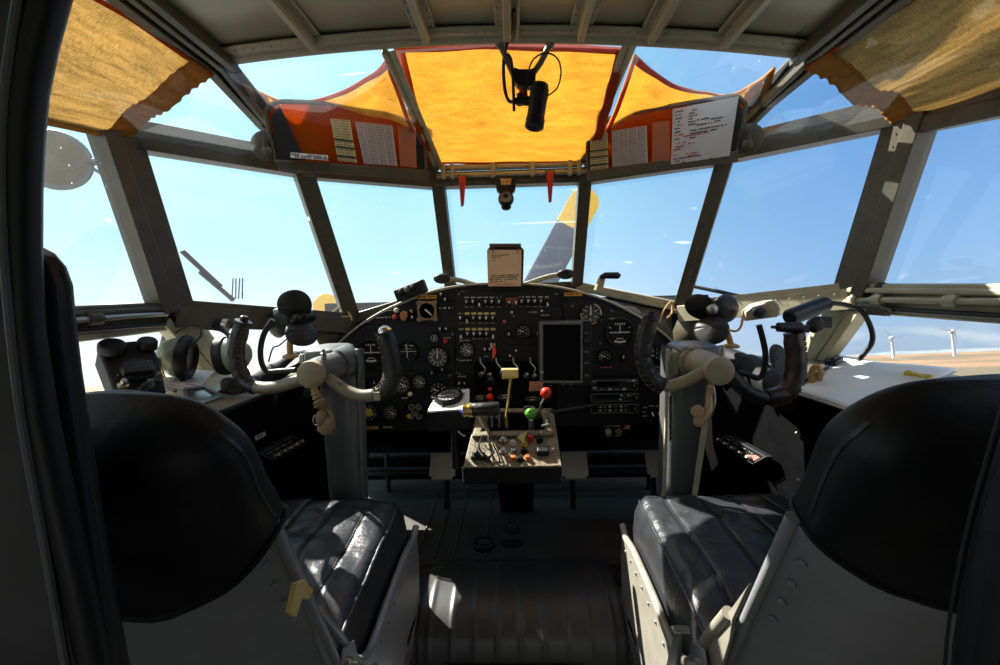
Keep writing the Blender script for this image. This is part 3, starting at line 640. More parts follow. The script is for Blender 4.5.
# ================================================================== OUTSIDE: propeller, wipers, mirror
hub = Py(492, 372, 3.7)
t = thing('propeller', 'dark blue-grey propeller with yellow tips in front of the windscreen', 'propeller', hub)
obj('hub', MB().lathe(hub+V((0, -.2, 0)), (0, 1, 0), [(.02, .5), (.12, .45), (.2, .3), (.22, .1), (.22, -.1), (.1, -.15)][::-1], 24), 'prop', t)
def blade(tip_px, wpx):
    tip = Py(*tip_px, 3.7); d = (tip-hub); Ln = d.length; d.normalize(); s_ = d.cross(V((0, 1, 0))).normalized(); w_ = wpx*3.7/F/2
    def sec(a, b, nseg):
        def f(u, v):
            r = a+(b-a)*v; x = r/Ln
            if x < .3: hw = .07+(w_-.07)*max(0, (x-.1))/.2
            else: hw = w_*(1.0+.12*(1-x))
            if x > .93: hw *= math.sqrt(max(0.001, 1-((x-.93)/.07)**2))
            an = u*2*PI; tw = .9*(1-x)+.25
            e_ = s_*math.cos(tw)+V((0, 1, 0))*math.sin(tw)*.6; nn = d.cross(e_).normalized()
            return hub+d*r+s_*math.cos(an)*hw+V((0, 1, 0))*(math.sin(an)*.03*(1.4-x)+math.cos(an)*hw*.35*(1-x))
        return MB().grid(f, 20, nseg)
    b_ = obj('blade', sec(.12, Ln*.80, 20), 'prop', t)
    lab(obj('blade_tip', sec(Ln*.80, Ln, 14), 'proptip', b_), 'yellow blade tip')
dv = Py(591, 189, 3.7)-hub
def rotp(k):
    a = k*PI/2; v = V((dv.x*math.cos(a)-dv.z*math.sin(a), 0, dv.x*math.sin(a)+dv.z*math.cos(a))); p = hub+v
    # back to pixels
    q = p-EYE; wq = q.dot(FWD); return (500+F*q.dot(RGT)/wq, 332.5-F*q.dot(UPV)/wq)
blade((591, 189), 29); blade((313, 303), 29); blade(rotp(2), 29); blade(rotp(3), 29)
def wiper(pts, piv, label, dbl):
    t = thing('wiper', label, 'windscreen wiper', piv, 'windscreen wipers')
    obj('blade', MB().beam(pts[0], pts[1], .007, .008).beam(pts[0]+V((0, .006, 0)), pts[1]+V((0, .006, 0)), .003, .011), 'rubber', t, bevel=.002)
    obj('arm', MB().beam(lerp(pts[0], pts[1], .55)-V((0, .012, 0)), piv, .006, .010), 'rubber', t)
    obj('pivot', MB().ball(piv, .007, 12), 'frame', t)
    if dbl:
        q = MB()
        for dx in (0, .018): q.tube([piv+V((dx, 0, 0)), piv+V((dx+.008, .0, .055)), piv+V((dx+.016, 0, .055)), piv+V((dx+.010, 0, .0))], .0016, 6)
        obj('spring_link', q, 'colgrey', t)
def onw(px, py, s):                     # a point on the slanted front-side pane, a little outside
    b0, b1, t1 = (B['0'], B['1'], T['1']) if s > 0 else (mir(B['0']), mir(B['1']), mir(T['1']))
    n_ = (b1-b0).cross(t1-b0).normalized(); n_ = n_ if n_.y > 0 else -n_
    return Pp(px, py, b0+n_*.03, n_)
wiper([onw(181, 251, -1), onw(220, 287, -1)], onw(232, 299, -1), 'left wiper slanting up from the sill, outside the pane above the headset', True)
wiper([onw(688, 285, 1), onw(735, 295, 1)], onw(768, 303, 1), 'right wiper lying low along the sill, outside the pane right of the fan', False)
mc = Px(55, 160, -1.02)
t = thing('round_mirror', 'round brown-backed mirror on two thin arms outside the left window', 'mirror', mc)
mn = V((.55, -.83, 0)).normalized()
obj('mirror_back', MB().lathe(mc, mn, [(.056, -.008), (.062, -.004), (.063, 0), (.061, .004), (.04, .008), (.02, .010)], 36), 'mirror', t)
obj('rim', MB().lathe(mc, mn, [(.061, -.006), (.065, -.004), (.066, .0), (.064, .005), (.062, .005)], 36), 'colgrey', t)
a0 = mc+V((.055, .06, -.0)); obj('arm', MB().tube([Px(80, 163, -1.02), Px(118, 160, -.85)], .008, 8).tube([Px(86, 165, -1.0), Px(121, 184, -.85)], .004, 8), 'colgrey', t)
# ================================================================== INSTRUMENT PANEL
PY = 1.35
def PP(px, py, d=0): return Py(px, py, PY)+V((0, -d, 0))
S = 1.35/F*1.005                                   # metres per pixel on the panel
arch = [(318, 362), (332, 350), (345, 338), (360, 326), (378, 314.5), (395, 306), (412, 299), (432, 292), (452, 287.5), (480, 284.5), (507, 283.5), (535, 285), (560, 288), (582, 293), (604, 300), (626, 310), (645, 321), (662, 333), (676, 346), (692, 362)]
outl = arch+[(692, 421), (640, 424), (585, 426), (440, 430), (360, 433), (318, 434)]
panel = thing('instrument_panel', 'black arched instrument panel full of dials and switches below the windscreen', 'instrument panel', PP(507, 430))
obj('panel_plate', MB().prism([PP(a, b) for a, b in outl], (0, .02, 0)), 'panel', panel, bevel=.003)
obj('lower_shroud', MB().prism([PP(345, 432, -.01), PP(680, 423, -.01), PP(680, 452, -.12), PP(345, 462, -.12)], (0, .012, 0)), 'deep', panel)
obj('arch_rim', MB().tube([PP(a, b-.5, .004) for a, b in spline([V((a, b, 0)) for a, b in arch], 3) and [(v.x, v.y) for v in spline([V((a, b, 0)) for a, b in arch], 3)]], .0036, 8), 'beige', panel)
# raised sub-plates
def plate(poly, d0, d1, m='panel', name='sub_plate'):
    return obj(name, MB().prism([PP(a, b, d0) for a, b in poly], (0, -d1, 0)), m, panel, bevel=.0015)
plate([(348, 344), (366, 326), (452, 326), (455, 330), (455, 370), (348, 370)], 0, .006)
plate([(346, 373), (455, 373), (455, 428), (346, 430)], 0, .006)
plate([(456, 296), (461, 291), (553, 291), (559, 297), (559, 362), (456, 362)], 0, .008)
plate([(564, 301), (580, 300), (605, 306), (640, 321), (662, 341), (664, 375), (564, 376)], 0, .006)
plate([(502, 311), (506, 307), (556, 307), (561, 312), (561, 340), (556, 344), (506, 344), (502, 340)], .008, .005)
# glareshield deck from the arch forward to the windscreen sill
ar = [PP(a, b+1, -.02) for a, b in arch[2:19]]
def deckend(p):
    x = max(-.53, min(.53, p.x))
    a = abs(x); z = .777-.03 if a < .215 else .747+(.68-.747)*(a-.215)/(.53-.215); y = 1.5 if a < .215 else 1.5-.1*(a-.215)/.315
    return V((x, y-.01, z))
fr_ = [deckend(p) for p in ar]
trim(MB().add(ar+fr_, [(i, i+1, len(ar)+i+1, len(ar)+i) for i in range(len(ar)-1)]), 'frame', bevel=0, sol=.005)
def pl_dashes(px, py, wpx, hpx, m='dimwhite', seed=0, d=.007, name='lettering'):
    return obj(name, MB().dashes(PP(px-wpx/2, py, d), (1, 0, .003), (0, 0, 1), wpx*S, hpx*S, seed), m, panel)
def gauge(px, py, r, style, bez='dial', d=.007, name='gauge', square=False):
    c = PP(px, py, d); R_ = r*S; up_ = V((0, 0, 1)); rt = V((1, 0, 0))
    if square:
        q = MB().box(c+V((0, -.003, 0)), (R_*2.0, .006, R_*2.0))
        for i in (-1, 1):
            for j in (-1, 1): q.lathe(c+V((i*R_*.86, -.006, j*R_*.86)), (0, -1, 0), [(R_*.24, -.006), (R_*.24, .002), (R_*.1, .003)], 12)
        q.lathe(c, (0, -1, 0), [(R_*.98, 0), (R_*.98, .009), (R_*.84, .011), (R_*.80, .006)], 32)
    else:
        q = MB().lathe(c, (0, -1, 0), [(R_*1.1, 0), (R_*1.1, .007), (R_*1.02, .010), (R_*.92, .009), (R_*.90, .003)], 36)
    g = obj(name, q, bez, panel)
    obj('dial', MB().lathe(c+V((0, -.003, 0)), (0, -1, 0), [(R_*.92, 0), (R_*.92, .001)], 32), 'dialgrey' if style in ('grey', 'alt') else 'dial', g)
    e = MB(); f0 = c+V((0, -.0045, 0))
    def pol(an, rr): return f0+rt*math.sin(an)*rr*R_+up_*math.cos(an)*rr*R_
    def tick(an, a, b, w_): dd = rt*math.sin(an)+up_*math.cos(an); e.box(pol(an, (a+b)/2), ((b-a)*R_, w_*R_, .0006), dd, dd.cross(V((0, 1, 0))), (0, 1, 0))
    def needle(an, a, b, w_, m='white', nm='needle'):
        dd = rt*math.sin(an)+up_*math.cos(an); sd_ = dd.cross(V((0, 1, 0))); k = MB()
        p = f0+V((0, -.0012, 0)); k.prism([p+dd*a*R_+sd_*w_*R_, p+dd*b*.7*R_+sd_*w_*R_*.8, p+dd*b*R_, p+dd*b*.7*R_-sd_*w_*R_*.8, p+dd*a*R_-sd_*w_*R_], (0, -.0006, 0)); k.lathe(p, (0, -1, 0), [(R_*.09, 0), (R_*.07, .001)], 10)
        return obj(nm, k, m, g)
    if style in ('clock', 'alt', 'grey'):
        for k in range(12): tick(k*PI/6, .68, .88, .07)
        for k in range(12):
            if style != 'grey' or k % 2 == 0: e.box(pol(k*PI/6, .54), (.14*R_, .0006, .17*R_))
        if style == 'clock':
            needle(.4, -.2, .62, .06); needle(2.4, -.15, .45, .07)
        else: needle(0.05, -.15, .8, .06)
    elif style == 'arc':
        for k in range(9): tick(-2.1+k*.525, .66, .86, .08)
        for k in range(5): e.box(pol(-2.1+k*1.05, .46), (.16*R_, .0006, .14*R_))
        needle(-1.3, -.1, .75, .06)
    elif style == 'bold':
        for k in range(16): tick(k*PI/8, .6, .9, .09 if k % 2 else .05)
        for k in range(8): e.box(pol(k*PI/4+.3, .4), (.16*R_, .0006, .2*R_))
        needle(2.2, -.2, .7, .08)
    elif style == 'square':
        for k in range(9): tick(-1.9+k*.36, .58, .74, .05)
        needle(2.35, -.25, .74, .09)
    elif style == 'horizon':
        e.box(f0, (1.5*R_, .0006, .09*R_)); e.box(f0+up_*R_*.2, (.08*R_, .0006, .6*R_)); e.box(f0-up_*R_*.45, (.5*R_, .0006, .07*R_))
        for k in range(5): e.box(f0+up_*R_*(.62)+rt*R_*(.16*(k-2)), (.09*R_, .0006, .14*R_))
        obj('slip_ball', MB().tube([f0-up_*R_*.66-rt*R_*.4, f0-up_*R_*.74, f0-up_*R_*.66+rt*R_*.4], R_*.09, 8), 'dimwhite', g)
        for k in (-1, 1): tick(k*1.1, .7, .88, .06)
    elif style == 'cross':
        e.box(f0-rt*R_*.12, (.09*R_, .0006, 1.3*R_)); e.box(f0, (1.7*R_, .0006, .07*R_)); e.box(f0+up_*R_*.28, (.9*R_, .0006, .04*R_))
        e.box(f0+rt*R_*.45+up_*R_*.62, (.55*R_, .0006, .14*R_)); e.box(f0-rt*R_*.2+up_*R_*.62, (.2*R_, .0006, .3*R_))
        for k in range(10): tick(k*PI/5, .8, .92, .05)
    elif style == 'multi':
        for cx, cz in ((-.3, .45), (.42, .45), (0, -.1), (-.4, -.45), (.4, -.45)):
            for k in range(14):
                an = k*2*PI/14
                if 2 < k < 12 or cz > 0: e.box(f0+rt*R_*(cx+.27*math.sin(an))+up_*R_*(cz+.27*math.cos(an)), (.09*R_, .0006, .09*R_))
            e.box(f0+rt*R_*cx+up_*R_*cz, (.06*R_, .0006, .3*R_))
    obj('markings', e, 'dimwhite', g)
    return g, f0, R_
gauge(372, 352, 12.5, 'horizon'); gauge(409, 351, 9.5, 'cross'); gauge(434.5, 337.5, 5, 'clock'); gauge(438, 356.5, 10.5, 'alt')
gauge(427.7, 310.7, 9.5, 'square', bez='tan', square=True)
gauge(359, 381, 9, 'arc'); gauge(402, 383, 9.5, 'bold'); gauge(420, 380.5, 7.2, 'bold'); gauge(439, 390, 9.5, 'arc')
g, f0, r0 = gauge(370, 411, 9.2, 'bold'); lab(obj('yellow_disc', MB().lathe(f0+V((-.001, -.002, -.002)), (0, -1, 0), [(.0125, 0), (.0125, .001), (.004, .0015)], 20), 'yellow', g), 'yellow disc')
gauge(391.5, 411, 7.8, 'bold'); g, f0, r0 = gauge(415.5, 410.5, 10.5, 'multi'); lab(obj('yellow_disc', MB().lathe(f0+V((-.018, -.002, -.014)), (0, -1, 0), [(.007, 0), (.007, .001), (.002, .0015)], 16), 'yellow', g), 'yellow disc')
g, f0, r0 = gauge(590, 313.5, 10.2, 'grey')
for (a0, a1, m) in ((-2.3, -1.5, 'ylabel'), (2.5, 3.3, 'ylabel'), (.3, 1.7, 'white')):
    obj('limit_arc', MB().tube([f0+V((math.sin(a0+(a1-a0)*k/10)*r0*.97, -.005, math.cos(a0+(a1-a0)*k/10)*r0*.97)) for k in range(11)], .0016, 6), m, g)
gauge(619, 332, 13.5, 'horizon', bez='black'); gauge(604, 356, 7, 'arc'); gauge(652, 355, 9, 'arc'); gauge(653, 376, 10, 'grey', bez='colgrey'); gauge(467, 349, 7.6, 'bold', d=.009)
gauge(570, 410, 12, 'arc', d=-.02); gauge(523, 331, 7, 'arc', d=.013)
def knob(px, py, r, m, h=.012, d=.007, name='knob', two=None):
    c = PP(px, py, d); R_ = r*S
    k = obj(name, MB().lathe(c, (0, -1, 0), [(R_*1.25, 0), (R_*1.25, .003), (R_, .0035), (R_*.95, h*.8), (R_*.75, h), (R_*.2, h*1.05)], 18), m, panel)
    if two: obj('pointer', MB().box(c+V((0, -h*1.06, R_*.3)), (R_*.3, .001, R_*.9)), two, k)
    return k
knob(376, 382, 3.2, 'dial', two='dimwhite'); knob(433, 372.5, 3, 'dial', two='dimwhite'); knob(443, 369, 3, 'dial', two='dimwhite'); knob(410.7, 393.5, 1.9, 'lampglass')
knob(397, 310, 2.1, 'lampglass'); knob(622, 357, 3.6, 'dial', two='white'); knob(509, 334, 3.6, 'dial', d=.013, two='dimwhite'); knob(537, 333.5, 3.2, 'dial', d=.013, two='dimwhite')
lab(knob(395.3, 316.8, 2.1, 'orange', name='indicator_lamp'), 'orange lamp'); lab(knob(446, 341, 2., 'redhandle', name='indicator_lamp'), 'red lamp'); lab(knob(504.6, 321.2, 1.4, 'bronze', name='indicator_lamp', d=.013), 'orange lamp')
for a, b in ((511.8, 312), (541.5, 310.5), (510, 355), (516, 350), (549, 330)): knob(a, b, .9, 'white', h=.006, d=.012, name='screw')
for a, b in ((459, 294), (556, 294), (572, 306), (596, 306), (611, 311), (458, 359), (457, 372), (460, 373.5), (450, 375), (352, 376), (453, 334), (600, 320), (640, 330), (600, 343), (566, 372)): knob(a, b, 1.1, 'colgrey', h=.004, d=.006, name='screw')
lab(obj('fuel_cock_cap', MB().prism([PP(401.5, 312.5, .007), PP(404, 311, .007), PP(408, 311.5, .007), PP(409, 315, .007), PP(407, 320.5, .007), PP(403, 320.5, .007), PP(401.2, 316, .007)], (0, -.012, 0)), 'bronze', panel, bevel=.002), 'bronze cap')
def toggle(px, py, d=.009, up_=True, m='white', l=5.):
    c = PP(px, py, d)
    b = obj('toggle_switch', MB().lathe(c, (0, -1, 0), [(.0062, 0), (.0062, .003), (.004, .006), (.003, .008)], 10).box(c, (.011, .002, .017)), 'dial', panel)
    s_ = 1 if up_ else -1
    obj('lever', MB().tube([c+V((0, -.006, 0)), c+V((.0005, -.017, s_*.0075))], [.0022, .0034], 8), m, b)
rows = [(303, [467, 473.3, 479.5, 485.8, 492, 499]), (319, [461, 467.5, 474, 480.3, 486.5, 493]), (334.5, [461.5, 468, 474.3, 480.5, 486.7, 493.2]), (302.5, [521.5, 528, 534.2, 540.5, 547])]
for k, (y, xs) in enumerate(rows):
    e = MB()
    for i, x in enumerate(xs):
        toggle(x, y, up_=(i+k) % 5 != 2, m='white' if (i*7+k) % 3 else 'dimwhite')
        e.dashes(PP(x-2.2, y-5.6, .0085), (1, 0, 0), (0, 0, 1), 4.4*S, 1.6*S, i*9+k); e.dashes(PP(x-2.0, y+3.9, .0085), (1, 0, 0), (0, 0, 1), 4*S, .7*S, i*5+k)
        if k in (1, 2) and i: e.box(PP(x, y-5.6, .0083), (4.6*S, .0006, 2.4*S))
    obj('lettering', e, 'dimwhite' if k in (0, 3) else 'cardyellow', panel)
lab(obj('red_switch_guard', MB().box(PP(512, 303.5, .009), (12*S, .004, 12*S)), mat('maroon_plate', (104, 48, 36), .5), panel, bevel=.001), 'dark red plate')
toggle(509.2, 304, .011); toggle(515.8, 304, .011)
obj('lettering', MB().dashes(PP(507, 298.8, .0115), (1, 0, 0), (0, 0, 1), 10*S, 1.5*S, 3), 'cardorange', panel)
for a, b in ((485, 350), (490, 350), (413, 312.5), (413.6, 318.5), (442, 296), (446, 301), (460, 383.5), (465.2, 383.5), (441, 330), (447, 330)): toggle(a, b, .008, m='dimwhite')
obj('bezel_switch', MB().box(PP(493, 345, .012), (5*S, .01, 5*S)), 'steel', panel, bevel=.002)
g = [PP(492.5+4.5*math.sin(PI*k/12)*.9, 342+17*k/12, .008) for k in range(13)]
lab(obj('red_guard', MB().prism([p for p in g], (0, -.02, 0)), 'red', panel, bevel=.001), 'red curved switch guard')
for (a, b, w_, h_, m, tx, sd_) in ((427.5, 297, 19, 3.4, 'ylabel', 'ink', 1), (573, 294.3, 17.5, 3.2, 'ylabel', 'ink', 2), (370.5, 427.2, 18.5, 3.4, 'brownlabel', 'cream', 3), (604, 367, 15, 2.4, 'dial', 'cardorange', 4)):
    lp = obj('name_plate', MB().box(PP(a, b, .0075), (w_*S, .003, h_*S)), m, panel)
    obj('lettering', MB().dashes(PP(a-w_*.45, b, .0095), (1, 0, 0), (0, 0, 1), w_*.9*S, h_*.55*S, sd_), tx, lp)
for (a, b, w_, h_, sd_) in ((387, 310.5, 12, 1.4, 1), (384, 317.5, 14, 1.6, 2), (446.5, 308, 13, 2., 3), (447, 337.5, 10, 1.2, 4), (391.5, 426.5, 15, 2.2, 5), (405.5, 397.5, 7, 1.6, 6), (486, 356, 8, 1.2, 7), (466, 360, 12, 1.4, 8), (465, 340.5, 10, 1.2, 9), (462.5, 387.5, 11, 1.2, 10), (523, 336, 8, 1.4, 11), (522, 329, 10, 1.2, 12), (533, 312, 8, 1.2, 13), (545, 315, 8, 1.2, 14), (512, 316, 5, 1., 15), (463, 376, 10, 1.4, 16), (613, 318.5, 8, 1.6, 17)):
    pl_dashes(a, b, w_, h_, seed=sd_, d=.0135 if 502 < a < 560 else .0085)
# lower right toggles
e = MB()
for i, x in enumerate((650.5, 657.5, 664)):
    toggle(x, 411, up_=False, l=6); e.dashes(PP(x-2.4, 405.5, .007), (1, 0, 0), (0, 0, 1), 5*S, 1.6*S, i)
for j in (407, 411.5, 415.5): e.dashes(PP(641.5, j, .007), (1, 0, 0), (0, 0, 1), 5*S, 1.5*S, j)
obj('lettering', e, 'dimwhite', panel)
# radio stack: three separate sets
def radio(x0, y0, x1, y1, label, k):
    c = PP((x0+x1)/2, (y0+y1)/2, .0); w_, h_ = (x1-x0)*S, (y1-y0)*S
    t = thing('radio_set', label, 'radio', c+V((0, -.01, -h_/2)), 'radio sets in the panel')
    fp = c+V((0, -.022, 0)); P = lambda u, v, d=0: fp+V(((u-.5)*w_, -d, (v-.5)*h_))
    obj('case', MB().box(c+V((0, -.007, 0)), (w_, .03, h_)), 'black', t, bevel=.0015)
    obj('face_edge', MB().ring([P(.01, .06), P(.99, .06), P(.99, .94), P(.01, .94)], [P(.025, .13), P(.975, .13), P(.975, .87), P(.025, .87)], (0, -.0015, 0)), 'colgrey', t)
    obj('display', MB().box(P(.36 if k < 2 else .12, .6), ((.46 if k < 2 else .12)*w_, .002, .34*h_)), 'screen', t)
    for u in ((.9,) if k != 1 else (.93,)): kb = obj('knob', MB().lathe(P(u, .45), (0, -1, 0), [(h_*.3, 0), (h_*.28, .01), (h_*.1, .012)], 16), 'dial', t); obj('pointer', MB().box(P(u, .55, .0125), (.0012, .001, h_*.3)), 'dimwhite', kb)
    us = {0: [(.07, .8), (.07, .3), (.22, .16), (.4, .16), (.55, .16), (.7, .16), (.8, .82), (.9, .86)], 1: [(.64, .72), (.7, .5), (.78, .72), (.84, .72), (.62, .3), (.9, .75)], 2: [(.08, .75), (.2, .72), (.3, .72), (.4, .72), (.52, .72), (.63, .72), (.73, .72), (.2, .35), (.3, .35), (.4, .35), (.52, .35), (.63, .35), (.73, .35)]}[k]
    for i, (u, v) in enumerate(us): obj('button', MB().box(P(u, v, .001), (w_*(.075 if k == 0 else .045), .004, h_*.15)), 'dimwhite' if (i+k) % 2 else 'colgrey', t, bevel=.0005)
radio(590, 377.5, 636, 389.5, 'black radio set, topmost of the three right of the pedestal', 0)
radio(589, 391, 637, 400.5, 'black radio set, middle one of the three right of the pedestal', 1)
radio(589, 401.5, 637, 412, 'black radio set with a row of small buttons, lowest of the three', 2)
c = PP(613, 431, -.02); t = thing('intercom_box', 'small black box with two ring knobs below the radio sets', 'control box', c+V((0, 0, -.02)))
obj('case', MB().box(c, (26*S, .04, 13*S)), 'black', t, bevel=.003)
for a, m in ((608, 'dimwhite'), (618.5, 'brownlabel')):
    k = obj('knob', MB().lathe(PP(a, 431.5, .0), (0, -1, 0), [(.010, 0), (.010, .006), (.006, .008), (.005, .004)], 18), m, t)
obj('lettering', MB().dashes(PP(604, 426.2, .0005), (1, 0, 0), (0, 0, 1), 16*S, 1.5*S, 3).dashes(PP(606, 436, .0005), (1, 0, 0), (0, 0, 1), 14*S, 1.2*S, 5), 'dimwhite', t)
o = tag(obj('paper_tag', MB().prism([PP(623, 428.5, .002), PP(630, 429, .002), PP(629.5, 425, .002), PP(626, 425, .002)], (0, -.001, 0)), 'pink'), 'small pink tag beside the two-knob box under the radio sets', 'tag')
# display
GY = 1.27; sg = GY/F
def GP(a, b, d=0): return Py(a, b, GY)+V((0, -d, 0))
t = thing('navigation_display', 'black portrait navigation display with a dark screen in front of the panel', 'display', GP(565, 385))
obj('case', MB().prism([GP(540, 320.5), GP(590, 320.5), GP(592, 323), GP(592, 383), GP(589, 386), GP(541, 386), GP(538, 383), GP(538, 323)], (0, .028, 0)), 'black', t, bevel=.003)
a_ = [GP(539.5, 321.5), GP(582.5, 321.5), GP(582.5, 383), GP(539.5, 383)]; b_ = [GP(543, 324.5), GP(580.5, 324.5), GP(580.5, 380.5), GP(543, 380.5)]
obj('bezel', MB().ring(a_, b_, (0, -.004, 0)), 'colgrey', t, bevel=.001)
obj('screen', MB().prism([p+V((0, -.001, 0)) for p in b_], (0, -.0005, 0)), 'screen', t)
for k, yy in enumerate((327, 333, 346, 352, 357.5, 363, 369, 375.5, 380)): obj('button', MB().box(GP(586.5, yy, .001), (.012 if k != 1 else .009, .004, .0055)), 'colgrey' if k % 2 else 'black', t, bevel=.001)
obj('knob', MB().lathe(GP(586.5, 339.5), (0, -1, 0), [(.011, 0), (.010, .009), (.008, .011)], 16), 'rubber', t)
for a in (548, 556, 563, 571): obj('soft_key', MB().box(GP(a, 384.2, .0005), (.010, .003, .0035)), 'colgrey', t)
obj('mount_arm', MB().tube([GP(565, 355, -.026), Py(567, 355, 1.345)], .012, 10), 'black', t)
# card clip on the dash
CY = 1.33
def CP(a, b, d=0): return Py(a, b, CY)+V((0, -d, 0))
t = thing('card_clip', 'black clip block on the dash centre, holding the cream card', 'clip holder', CP(505, 288))
obj('block', MB().prism([CP(487, 250), CP(489, 246.5), CP(521, 246.5), CP(524, 250), CP(523, 284), CP(488, 286)], (0, .03, 0)), 'rubber', t, bevel=.003)
obj('clamp_bar', MB().tube([CP(489.5, 245.5), CP(521, 245.5)], .0065, 10), 'frame', t)
for a in (493, 517.5): obj('ring', MB().tube([CP(a, 247.5, .008), CP(a, 253, .010)], .0016, 6), 'frame', t)
cq = [CP(488.3, 286.2, .005), CP(521, 286.2, .005), CP(521.5, 250, .005), CP(488.3, 250, .005)]
o = tag(obj('checklist_card', MB().prism(cq, (0, -.002, 0)), 'cardcream'), 'cream card with printed lines clipped upright at the dash centre', 'card')
e = MB()
for (a, b, w_, sd_) in ((492, 255.5, 18, 1), (492, 257.6, 10, 2), (492, 260.4, 5, 3)): e.dashes(CP(a, b, .0074), (1, 0, 0), (0, 0, 1), w_*sg, .0034, sd_)
for k, b in enumerate((275.7, 277.8, 279.8, 282)): e.dashes(CP(490, b, .0074), (1, 0, 0), (0, 0, 1), (30, 29, 28, 17)[k]*sg, .0038, k+7)
obj('black_lettering', e, 'ink', o); obj('red_lettering', MB().dashes(CP(495, 284.8, .0074), (1, 0, 0), (0, 0, 1), 21*sg, .003, 2), 'redink', o)
# bits along the dash top
t = thing('knob_box', 'small black box with three knobs on the left dash edge', 'control box', Py(409, 299, 1.33))
d = (Py(421, 285, 1.33)-Py(397, 294, 1.33)).normalized(); c = Py(409, 291.5, 1.33); upb = V((-d.z, 0, d.x))
obj('case', MB().box(c, (.082, .04, .036), d, (0, 1, 0), upb), 'black', t, bevel=.004)
for k in (-1, 0, 1): obj('knob', MB().lathe(c+d*.02*k+V((0, -.018, 0))+upb*.004, (0, -1, .3), [(.009, 0), (.008, .009), (.005, .011)], 14), 'colgrey' if k == 0 else 'rubber', t)
obj('clip', MB().box(c+d*.045, (.022, .03, .04), d, (0, 1, 0), upb), 'rubber', t, bevel=.004)
for a, b, lb_ in ((442, 278.5, 'black oval rubber nozzle at the foot of the left centre post'), (565.5, 274, 'black oval rubber nozzle at the foot of the right centre post')):
    c = Py(a, b, 1.40); o = tag(obj('rubber_nozzle', MB().lathe(c, (0, -1, -.1), [(.012, -.03), (.016, -.02), (.026, 0), (.027, .004), (.022, .010), (.008, .013)], 24, sx=.62, hint=(1, 0, 0)), 'rubber'), lb_, 'nozzle', 'rubber nozzles on the dash')
    s_ = 1 if a > 500 else -1
    obj('air_pipe', MB().tube(spline([c+V((0, .03, 0)), c+V((-s_*.05, .04, -.006)), c+V((-s_*.13, .03, -.03))]), .008, 8), 'beige', o)
t = thing('crank_handle', 'cream crank with a black grip standing on the right dash edge', 'crank', Py(599, 290, 1.38))
obj('post', MB().tube([Py(598, 291, 1.38), Py(602, 278, 1.38)], [.014, .011], 10), 'hubcap', t)
obj('grip', MB().tube([Py(600, 277.5, 1.37), Py(605, 275.5, 1.365), Py(618, 275.5, 1.36), Py(620, 276.5, 1.36)], [.006, .010, .0105, .006], 12), 'rubber', t)
q = MB()
q.tube(spline([Py(660, 322, 1.34), Py(664, 310, 1.32), Py(671, 302, 1.33), Py(672, 312, 1.32), Py(667, 318, 1.3)]), .003, 6)
tag(obj('loose_wire', q, 'wire'), 'orange insulated wire loop at the foot of the right post', 'wire')
q = MB().tube(spline([Py(330, 315, 1.36), Py(338, 308, 1.36), Py(348, 312, 1.36), Py(352, 320, 1.34)]), .003, 6).tube(spline([Py(322, 322, 1.34), Py(335, 318, 1.34), Py(352, 316, 1.34)]), .0025, 6)
tag(obj('loose_wire', q, 'wire'), 'tan loose wires crossing the foot of the left post', 'wire')
